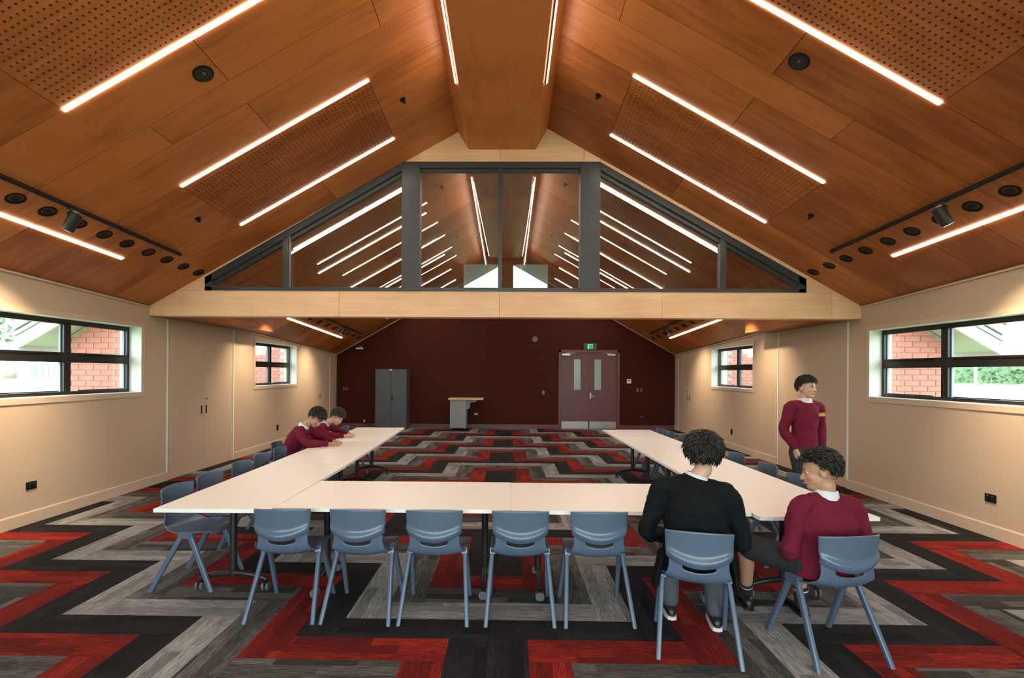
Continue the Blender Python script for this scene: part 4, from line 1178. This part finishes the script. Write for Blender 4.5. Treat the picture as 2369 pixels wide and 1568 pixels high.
def oval(c, d, side, rx, ry, n=20):
    d = d.normalized(); s = (side - d * side.dot(d)).normalized(); t = d.cross(s)
    return [c + s * (rx * math.cos(2 * PI * k / n)) + t * (ry * math.sin(2 * PI * k / n)) for k in range(n)]
def rtube(b, pts, rs, n=14, sub=4):
    """tube with rounded ends through points, radii interpolated"""
    q = bez([Vector((*p, r)) for p, r in zip([tuple(p) for p in pts], rs)], sub)
    P = [Vector(v[:3]) for v in q]; R = [max(v[3], .002) for v in q]
    d0 = (P[0] - P[1]).normalized(); d1 = (P[-1] - P[-2]).normalized()
    P = [P[0] + d0 * R[0] * .85, P[0] + d0 * R[0] * .5] + P + [P[-1] + d1 * R[-1] * .5, P[-1] + d1 * R[-1] * .85]
    R = [R[0] * .4, R[0] * .82] + R + [R[-1] * .82, R[-1] * .4]
    b.tube(P, R, n)

def hand(b, w, d, n, thumb, curl=.35, s=1.0):
    d = d.normalized(); n = (n - d * n.dot(d)).normalized(); t = d.cross(n) * thumb
    secs = [oval(w + d * (a * s), d, t, rx * s, ry * s, 14) for a, rx, ry in ((-.015, .020, .017), (0, .024, .017), (.03, .035, .017), (.06, .040, .016), (.085, .038, .013), (.092, .030, .009))]
    b.loft(secs)
    for off, L, base in ((.031, .066, .080), (.0105, .076, .086), (-.0105, .071, .084), (-.030, .056, .076)):
        p = w + d * (base * s) + t * (off * s); pts = [p - d * .012 * s]; dd = (d + t * off * 2.2).normalized()
        for k, f in enumerate((.45, .30, .25)):
            an = curl * (k + .6); v = (dd * math.cos(an) + n * math.sin(an)).normalized()
            p = p + v * (L * f * s); pts.append(p)
        rtube(b, pts, [.0088 * s, .0086 * s, .0078 * s, .0066 * s], 10, 3)
    p = w + d * (.022 * s) + t * (.026 * s); v = (d * .72 + t * .62 + n * .25).normalized(); v2 = (d * .93 + t * .20 + n * .30).normalized()
    rtube(b, [p, p + v * .036 * s, p + v * .036 * s + v2 * .030 * s], [.0125 * s, .0105 * s, .0080 * s], 10, 3)

def person(label, p):
    s = p.get('scale', 1.0)
    V = lambda q: Vector(q)
    hip, chest, head = V(p['hip']), V(p['chest']), V(p['head'])
    root = thing('person', label, 'person', (hip.x, hip.y, p.get('base_z', TH)))
    o = Vector(root.location)
    L = lambda q: V(q) - o
    hip, chest, head = L(p['hip']), L(p['chest']), L(p['head'])
    sh = [L(q) for q in p['sh']]; el = [L(q) for q in p['el']]; wr = [L(q) for q in p['wr']]
    hj = [L(q) for q in p['hipj']]; kn = [L(q) for q in p['kn']]; an = [L(q) for q in p['an']]
    side = (sh[1] - sh[0]).normalized(); spine = (chest - hip).normalized(); fwd = V(p['fwd']).normalized()
    F = V(p['face']).normalized(); U = V(p.get('up', (0, 0, 1))); U = (U - F * U.dot(F)).normalized(); R_ = F.cross(U)
    RM = Matrix((R_, F, U)).transposed()
    hp = lambda r, f, u: head + (R_ * r + F * f + U * u) * s
    neck = chest + spine * (.055 * s) ; nape = hp(0, -.022, -.085)
    # ---------------- body: one continuous surface
    b = MB()
    mid = hip.lerp(chest, .45)
    bow = p.get('bow', 0.0)
    ctr = [hip - spine * .03 * s, hip.lerp(chest, .18), mid - fwd * bow, hip.lerp(chest, .75) - fwd * bow * .8, chest, neck]
    core = ((.125, .085), (.120, .085), (.112, .080), (.130, .090), (.125, .075), (.052, .050))
    b.loft([oval(c, spine, side, rx * s, ry * s) for c, (rx, ry) in zip(ctr, core)])
    rtube(b, [chest + spine * .02 * s, neck, nape], [.062 * s, .052 * s, .050 * s])
    b.ellipsoid(hp(0, -.012, .020), (.0745 * s, .094 * s, .088 * s), RM); b.ellipsoid(hp(0, .022, -.035), (.060 * s, .066 * s, .078 * s), RM)
    b.ellipsoid(hp(0, .050, -.088), (.036 * s, .034 * s, .026 * s), RM); b.ellipsoid(hp(0, .074, .012), (.052 * s, .016 * s, .014 * s), RM)
    rtube(b, [hp(0, .080, .006), hp(0, .093, -.018), hp(0, .102, -.034)], [.007 * s, .009 * s, .012 * s], 10)
    for k in (-1, 1):
        b.ellipsoid(hp(k * .012, .090, -.037), (.009 * s, .010 * s, .008 * s), RM, 10, 8)
        b.ellipsoid(hp(k * .077, -.010, -.012), (.008 * s, .020 * s, .032 * s), RM, 12, 10)
        b.ellipsoid(hp(k * .036, .058, -.028), (.024 * s, .022 * s, .022 * s), RM, 12, 10)
        i = 0 if k < 0 else 1
        rtube(b, [sh[i], sh[i].lerp(el[i], .5), el[i], el[i].lerp(wr[i], .35), wr[i]], [.044 * s, .040 * s, .036 * s, .036 * s, .025 * s])
        hd = V(p['hdir'][i]).normalized(); hand(b, wr[i], hd, V(p['hn'][i]).normalized(), p.get('thumb', (1, -1))[i], p.get('curl', .35), s)
        rtube(b, [hj[i], hj[i].lerp(kn[i], .5), kn[i], kn[i].lerp(an[i], .35), an[i]], [.078 * s, .066 * s, .052 * s, .050 * s, .034 * s])
        td = V(p['toe'][i]).normalized()
        rtube(b, [an[i] + Vector((0, 0, -.02)), an[i] + Vector((0, 0, -.045)) + td * .05, an[i] + Vector((0, 0, -.055)) + td * .13], [.034 * s, .034 * s, .028 * s])
    b.ellipsoid(hp(0, .088, -.062), (.022 * s, .008 * s, .007 * s), RM, 12, 8)
    body = remesh(b, 'body', p['skin'], root, .0052, 3)
    for k in (-1, 1):
        e = MB().ellipsoid(hp(k * .030, .0660, .000), (.0115 * s, .009 * s, .0072 * s), RM, 14, 10).build('eye', M['eye'], body, smooth=True)
        MB().ellipsoid(hp(k * .030, .0733, .000), (.0060 * s, .0035 * s, .0060 * s), RM, 12, 8).build('iris', M['iris'], e, smooth=True)
        MB().tube([hp(k * .016, .089, .015), hp(k * .032, .086, .021), hp(k * .047, .074, .016)], [.0030, .0042, .0022], 8).build('eyebrow', p['hair_mat'], body, smooth=True)
    MB().ellipsoid(hp(0, .0945, -.060), (.020 * s, .005 * s, .0035 * s), RM, 14, 8).build('lips', M['lip'], body, smooth=True)
    MB().ellipsoid(hp(0, .0935, -.067), (.017 * s, .005 * s, .0042 * s), RM, 14, 8).build('lips', M['lip'], body, smooth=True)
    # ---------------- hair: scalp cap plus many tapered locks
    rnd = random.Random(p.get('seed', 1)); hb = MB(); vol = p.get('vol', .03)
    capc = hp(0, -.014, .020)
    def on(d):               # direction in head axes -> inside the hairline?
        x, f, u = d
        line = .42 - .05 * abs(x) if f > .1 else (-.02 if abs(x) > .75 and f > -.25 else -.42)
        if f > .1: return u > .42 + .22 * max(0, f - .45) - (.5 * max(0, .45 - f))
        return u > (-.05 if (abs(x) > .6 and f > -.35) else -.50)
    cap = MB(); nu, nv = 36, 24; idx = {}
    for j in range(nv + 1):
        th = -PI / 2 + PI * j / nv
        for i in range(nu):
            a = 2 * PI * i / nu; idx[(i, j)] = (math.cos(th) * math.cos(a), math.cos(th) * math.sin(a), math.sin(th))
    def P_(d, r): return capc + (R_ * d[0] * (.0755 + r) + F * d[1] * (.095 + r) + U * d[2] * (.089 + r)) * s
    vs = []; fs = []; vm = {}
    def vid(k, r):
        if (k, r) not in vm: vm[(k, r)] = len(vs); vs.append(P_(idx[k], r))
        return vm[(k, r)]
    for j in range(nv):
        for i in range(nu):
            ks = [(i, j), ((i + 1) % nu, j), ((i + 1) % nu, j + 1), (i, j + 1)]
            c = [sum(idx[k][q] for k in ks) / 4 for q in range(3)]
            if on(c): fs.append([vid(k, vol * .45) for k in ks])
    hb.add(vs, fs)
    cnt = 0; N_ = p.get('locks', 900)
    while cnt < N_:
        z = rnd.uniform(-1, 1); a = rnd.uniform(0, 2 * PI); q = math.sqrt(1 - z * z)
        d = (q * math.cos(a), q * math.sin(a), z)
        if not on(d): continue
        cnt += 1
        nrm = (R_ * d[0] + F * d[1] + U * d[2]).normalized()
        flow = p.get('flow', (0, .5, -.25)); fl = R_ * flow[0] + F * flow[1] + U * flow[2] + R_ * (d[0] * .3) + Vector((rnd.uniform(-.4, .4), rnd.uniform(-.4, .4), rnd.uniform(-.3, .3)))
        fl = fl - nrm * fl.dot(nrm)
        p0 = P_(d, vol * .2); ln = vol * rnd.uniform(.9, 1.5) * (.75 + .45 * max(0, d[2])); 
        p1 = p0 + (nrm * .62 + fl * .8).normalized() * ln * .6; p2 = p1 + (nrm * -.05 + fl).normalized() * ln * .8
        hb.tube([p0, p1, p2], [.0062, .0048, .0010], 5)
    hb.build('hair', p['hair_mat'], body, smooth=True)
    # ---------------- top
    t = MB(); kind = p['top']
    sec = {'sweater': ((.158, .118), (.152, .112), (.146, .108), (.162, .118), (.152, .098), (.070, .066)),
           'blazer': ((.192, .140), (.182, .128), (.178, .122), (.192, .130), (.180, .104), (.078, .074))}[kind]
    wd = p.get('width', 1.0)
    rings = [oval(c, spine, side, rx * s * wd, ry * s) for c, (rx, ry) in zip(ctr, sec)]
    low = p.get('hem', .05)
    rings = [oval(hip - spine * (low + .03) * s, spine, side, (sec[0][0] + .004) * s * wd, (sec[0][1] + .004) * s)] + rings
    t.loft(rings)
    ar = {'sweater': (.062, .058, .054, .052, .042, .036), 'blazer': (.062, .058, .055, .054, .048, .042)}[kind]
    for i in (0, 1):
        rtube(t, [neck - spine * .020 * s, neck.lerp(sh[i], .5) + spine * .004 * s, sh[i]], [.046 * s, .050 * s, ar[0] * .92 * s])
        inn = sh[i].lerp(chest, .35) + spine * .012 * s
        rtube(t, [inn, sh[i], sh[i].lerp(el[i], .5), el[i], el[i].lerp(wr[i], .5), wr[i] - (wr[i] - el[i]).normalized() * .018], [a * s for a in (ar[0], ar[0], ar[1], ar[2], ar[3], ar[5])])
    for q in p.get('tails', ()):
        a0, a1, w0, w1 = L(q[0]), L(q[1]), q[2], q[3]; ax = V(q[4])
        t.loft([oval(a0.lerp(a1, k / 4), a1 - a0, ax, (w0 + (w1 - w0) * k / 4), .022) for k in range(5)])
    top = remesh(t, kind, p['top_mat'], root, .0075, 5, .5)
    tex = bpy.data.textures.new('cloth_folds', 'CLOUDS'); tex.noise_scale = .11; tex.noise_depth = 2
    dm = top.modifiers.new('folds', 'DISPLACE'); dm.texture = tex; dm.strength = p.get('folds', .022); dm.mid_level = .55; dm.texture_coords = 'LOCAL'
    # shirt collar standing round the neck
    cb = MB(); axis = ((nape - neck).normalized() * .45 + spine * .55).normalized()
    n = 24; r_in, r_out = .056 * s, .070 * s; hc = .8 if kind == 'blazer' else 1.0
    if kind == 'blazer':
        bc = [(.094, -.050), (.098, -.040), (.080, .010), (.072, .016), (.066, .008), (.080, -.045)]
        MB().loft([oval(neck + axis * z * s, axis, side, r * s, r * .9 * s, n) for r, z in bc + bc[:1]], cap=False).build('jacket_collar', p['top_mat'], top, smooth=50)
    prof = [(r_out, -.016), (r_out + .006, -.010), (r_in + .010, .036), (r_in + .004, .042), (r_in, .034), (r_in + .004, -.010)]
    cb.loft([oval(neck + axis * z * s * hc, axis, side, r, r * .96, n) for r, z in prof] + [oval(neck + axis * prof[0][1] * s, axis, side, prof[0][0], prof[0][0] * .96, n)], cap=False)
    cb.build('shirt_collar', M['shirt'], top, smooth=50)
    for i in (0, 1):
        dct = (wr[i] - el[i]).normalized(); c0 = wr[i] - dct * .030 * s
        MB().cyl(c0, c0 + dct * .024 * s, (ar[5] + .004) * s, (ar[5] + .001) * s, n=20).build('cuff', p['top_mat'], top, smooth=40)
    if p.get('badge'):
        bc, bn = L(p['badge'][0]), V(p['badge'][1]).normalized()
        ss = bn.cross(Vector((0, 0, 1))).normalized()
        for k, w_ in ((.018, .040), (.004, .048), (-.010, .040)):
            MB().bar(bc + Vector((0, 0, k)) - ss * w_ , bc + Vector((0, 0, k)) + ss * w_, .010, .008, up=bn).build('embroidered_badge', M['gold'], top)
    # ---------------- bottom
    t = MB(); t.loft([oval(c, spine, side, rx * s, ry * s) for c, rx, ry in ((hip - spine * .075 * s, .10, .09), (hip - spine * .04 * s, .152, .112), (hip, .154, .114), (hip + spine * .07 * s, .140, .104), (hip + spine * .09 * s, .120, .09))])
    for i in (0, 1):
        if p['bottom'] == 'shorts':
            e = hj[i].lerp(kn[i], .93)
            rtube(t, [hj[i], hj[i].lerp(kn[i], .5), e], [.096 * s, .090 * s, .086 * s])
        else:
            e = an[i] + Vector((0, 0, .015))
            rtube(t, [hj[i], hj[i].lerp(kn[i], .5), kn[i], kn[i].lerp(an[i], .5), e], [.094 * s, .084 * s, .070 * s, .064 * s, .060 * s])
    bt = remesh(t, p['bottom'], p['bottom_mat'], root, .0085, 4)
    # ---------------- shoes and socks
    for i in (0, 1):
        td = V(p['toe'][i]).normalized(); a = an[i]; up = Vector((0, 0, 1)); td = (td - up * td.z).normalized(); sd_ = td.cross(up)
        gz = p.get('ground', [0, 0])[i] + .0 - o.z + TH
        base = Vector((a.x, a.y, gz))
        sb = MB()
        for z0, z1, k, mt in ((.018, .09, 1.0, 0), ):
            secs = []
            for f, w_, h_ in ((-.075, .012, .050), (-.060, .030, .078), (-.02, .038, .092), (.04, .040, .078), (.10, .044, .058), (.15, .038, .044), (.178, .016, .030)):
                c = base + td * f * s
                secs.append([c + sd_ * (w_ * s * math.cos(q)) + up * (.016 + (h_ - .016) * s * (.5 + .5 * math.sin(q))) for q in [2 * PI * j / 14 for j in range(14)]])
            sb.loft(secs)
        shoe = sb.build('shoe', M['shoe'], root, smooth=60)
        so = MB(); ol = [(-.082, .0), (-.07, .028), (-.03, .039), (.04, .042), (.11, .046), (.155, .038), (.184, .0)]
        poly = [base + td * f * s + sd_ * w_ * s for f, w_ in ol] + [base + td * f * s - sd_ * w_ * s for f, w_ in ol[-2:0:-1]]
        so.add([q for q in poly] + [q + up * .024 for q in poly], [list(range(len(poly)))[::-1], [len(poly) + j for j in range(len(poly))]] + [(j, (j + 1) % len(poly), len(poly) + (j + 1) % len(poly), len(poly) + j) for j in range(len(poly))])
        so.build('sole', M['sole'] if p.get('pale_sole') else M['shoe'], shoe)
        if p['bottom'] == 'shorts':
            dct = (kn[i] - an[i]).normalized()
            k = MB().cyl(an[i] - dct * .03, an[i] + dct * .10 * s, .042 * s, .046 * s, n=20).build('sock', M['sock'], root, smooth=40)
            MB().cyl(an[i] + dct * .070 * s, an[i] + dct * .080 * s, .0462 * s, .0470 * s, n=20, cap=False).build('sock_stripe', M['sole'], k, smooth=40)
    return root

def chair_axes(x, y, rz):
    f = Vector((-math.sin(rz), math.cos(rz), 0)); r = Vector((math.cos(rz), math.sin(rz), 0))
    return lambda a, b_, z: tuple(Vector((x, y, 0)) + r * a + f * b_ + Vector((0, 0, z)))

# --- pupil in the black blazer, seated with his back to the camera
C6 = chair_axes(1.152, 2.715 * K + .21, -.235); f6 = (math.sin(.235), math.cos(.235), 0)
person('pupil in a black blazer seated with back to the camera, hands in lap', dict(
    hip=C6(0, .020, .515), chest=C6(.005, .025, .955), head=C6(.055, .075, 1.155), face=(.20, .95, -.22), fwd=f6,
    sh=[C6(-.198, .02, .945), C6(.203, .02, .925)], el=[C6(-.285, .03, .665), C6(.275, .03, .645)], wr=[C6(-.13, .23, .575), C6(.12, .24, .575)],
    hdir=[(.75, .55, -.2), (-.55, .8, -.2)], hn=[(0, 0, -1), (0, 0, -1)], thumb=(-1, 1), hipj=[C6(-.09, .04, .505), C6(.09, .04, .505)],
    kn=[C6(-.12, .40, .505), C6(.14, .39, .505)], an=[C6(-.115, .34, .10), C6(.165, .26, .10)], toe=[(.1, 1, 0), (.25, 1, 0)],
    skin=M['skin2'], hair_mat=M['hair_black'], vol=.042, locks=1500, flow=(0, .1, -.55), top='blazer', top_mat=M['blazer'], width=1.03, hem=.04, bow=.02,
    tails=[(C6(-.195, -.03, .56), C6(-.235, -.02, .36), .085, .075, f6), (C6(.195, -.02, .56), C6(.232, .0, .37), .085, .07, f6)],
    bottom='trousers', bottom_mat=M['trouser'], pale_sole=True, folds=.03, seed=4))

# --- pupil in maroon at the right, turned to the left, knee out
C7 = chair_axes(1.96 - .028, 2.68 * K + .213, .12); f7 = (-.12, .99, 0)
person('pupil in a maroon sweater and dark shorts seated at the right, head turned left', dict(
    hip=C7(-.01, .015, .515), chest=C7(.015, .03, .865), head=C7(-.01, .055, 1.068), face=(-.90, .38, -.20), up=(.12, .1, 1), fwd=f7, scale=.98,
    sh=[C7(-.165, .02, .862), C7(.19, .015, .850)], el=[C7(-.215, .03, .585), C7(.275, .0, .565)], wr=[C7(-.07, .22, .575), C7(.14, .22, .560)],
    hdir=[(.4, .9, -.1), (-.5, .8, -.1)], hn=[(0, 0, -1), (0, 0, -1)], thumb=(-1, 1), hipj=[C7(-.095, .035, .505), C7(.09, .035, .505)],
    kn=[(1.60, 3.27, .515), C7(.13, .40, .505)], an=[(1.712, 3.50, .115), C7(.16, .42, .10)], toe=[(.15, 1, 0), (.1, 1, 0)],
    skin=M['skin'], hair_mat=M['hair_black'], vol=.036, locks=1300, flow=(0, -.5, -.3), top='sweater', top_mat=M['maroon'], width=1.10, hem=.055, bow=.03,
    bottom='shorts', bottom_mat=M['shorts'], folds=.028, seed=9))

# --- pupil standing by the right wall
def st(dx, dy, z): return (3.215 + dx, 5.32 + dy, z)
person('pupil in a maroon sweater walking beside the right wall', dict(
    hip=st(0, 0, .86), chest=st(.005, 0, 1.315), head=st(.012, -.025, 1.525), face=(.36, -.93, -.04), fwd=(.35, -.93, 0), scale=.97,
    sh=[st(.185, .05, 1.305), st(-.185, -.045, 1.305)][::-1], el=[st(-.225, -.01, 1.06), st(.222, .07, 1.06)], wr=[st(-.15, -.10, .865), st(.215, .02, .855)],
    hdir=[(.2, -.25, -.95), (.05, -.2, -1)], hn=[(.8, .3, 0), (-.8, -.3, 0)], thumb=(-1, 1), hipj=[st(-.085, -.03, .83), st(.085, .03, .83)],
    kn=[st(-.06, -.10, .47), st(.09, .08, .46)], an=[st(-.07, -.09, .10), st(.05, .21, .13)], toe=[(.35, -.93, 0), (.35, -.93, 0)],
    skin=M['skin2'], hair_mat=M['hair_black'], vol=.028, locks=900, flow=(0, .6, -.1), top='sweater', top_mat=M['maroon'], hem=.0, width=1.0,
    bottom='trousers', bottom_mat=M['navy'], folds=.02, seed=12, badge=(st(.125, -.105, 1.235), (.35, -.93, 0))))

# --- two pupils leaning over the left arm of the tables
def la(x, y, z): return (x, y, z)
person('nearer pupil in maroon leaning on the left tables, dark hair, looking down', dict(
    hip=la(-2.82, 6.23, .515), chest=la(-2.655, 6.235, .905), head=la(-2.452, 6.205, 1.075), face=(.62, -.30, -.72), up=(.6, -.1, .8), fwd=(1, -.05, 0), scale=.98,
    sh=[la(-2.63, 6.40, .895), la(-2.63, 6.06, .895)], el=[la(-2.48, 6.50, .775), la(-2.49, 5.98, .775)], wr=[la(-2.275, 6.33, .755), la(-2.265, 6.10, .755)],
    hdir=[(.8, -.5, 0), (.85, .4, 0)], hn=[(0, 0, -1), (0, 0, -1)], thumb=(-1, 1), hipj=[la(-2.80, 6.32, .50), la(-2.80, 6.14, .50)],
    kn=[la(-2.40, 6.36, .50), la(-2.40, 6.10, .50)], an=[la(-2.46, 6.36, .10), la(-2.46, 6.10, .10)], toe=[(1, 0, 0), (1, 0, 0)],
    skin=M['skin'], hair_mat=M['hair_black'], vol=.032, locks=900, flow=(0, .5, -.2), top='sweater', top_mat=M['maroon'], hem=.05, bow=.03, width=1.05,
    bottom='trousers', bottom_mat=M['trouser'], seed=21, curl=.25))
person('farther pupil in maroon leaning on the left tables, brown hair', dict(
    hip=la(-2.86, 7.00, .515), chest=la(-2.67, 7.01, .865), head=la(-2.455, 6.985, 1.015), face=(.70, -.30, -.62), up=(.5, -.1, .8), fwd=(1, -.05, 0), scale=.93,
    sh=[la(-2.65, 7.17, .86), la(-2.65, 6.85, .86)], el=[la(-2.52, 7.26, .772), la(-2.53, 6.78, .772)], wr=[la(-2.345, 7.11, .752), la(-2.34, 6.90, .752)],
    hdir=[(.8, -.5, .0), (.85, .4, .0)], hn=[(0, 0, -1), (0, 0, -1)], thumb=(-1, 1), hipj=[la(-2.84, 7.09, .50), la(-2.84, 6.91, .50)],
    kn=[la(-2.45, 7.12, .50), la(-2.45, 6.88, .50)], an=[la(-2.50, 7.12, .10), la(-2.50, 6.88, .10)], toe=[(1, 0, 0), (1, 0, 0)],
    skin=M['skin2'], hair_mat=M['hair_brown'], vol=.030, locks=900, flow=(0, .5, -.2), top='sweater', top_mat=M['maroon'], hem=.05, bow=.03, width=1.05,
    bottom='trousers', bottom_mat=M['trouser'], seed=23, curl=.25))
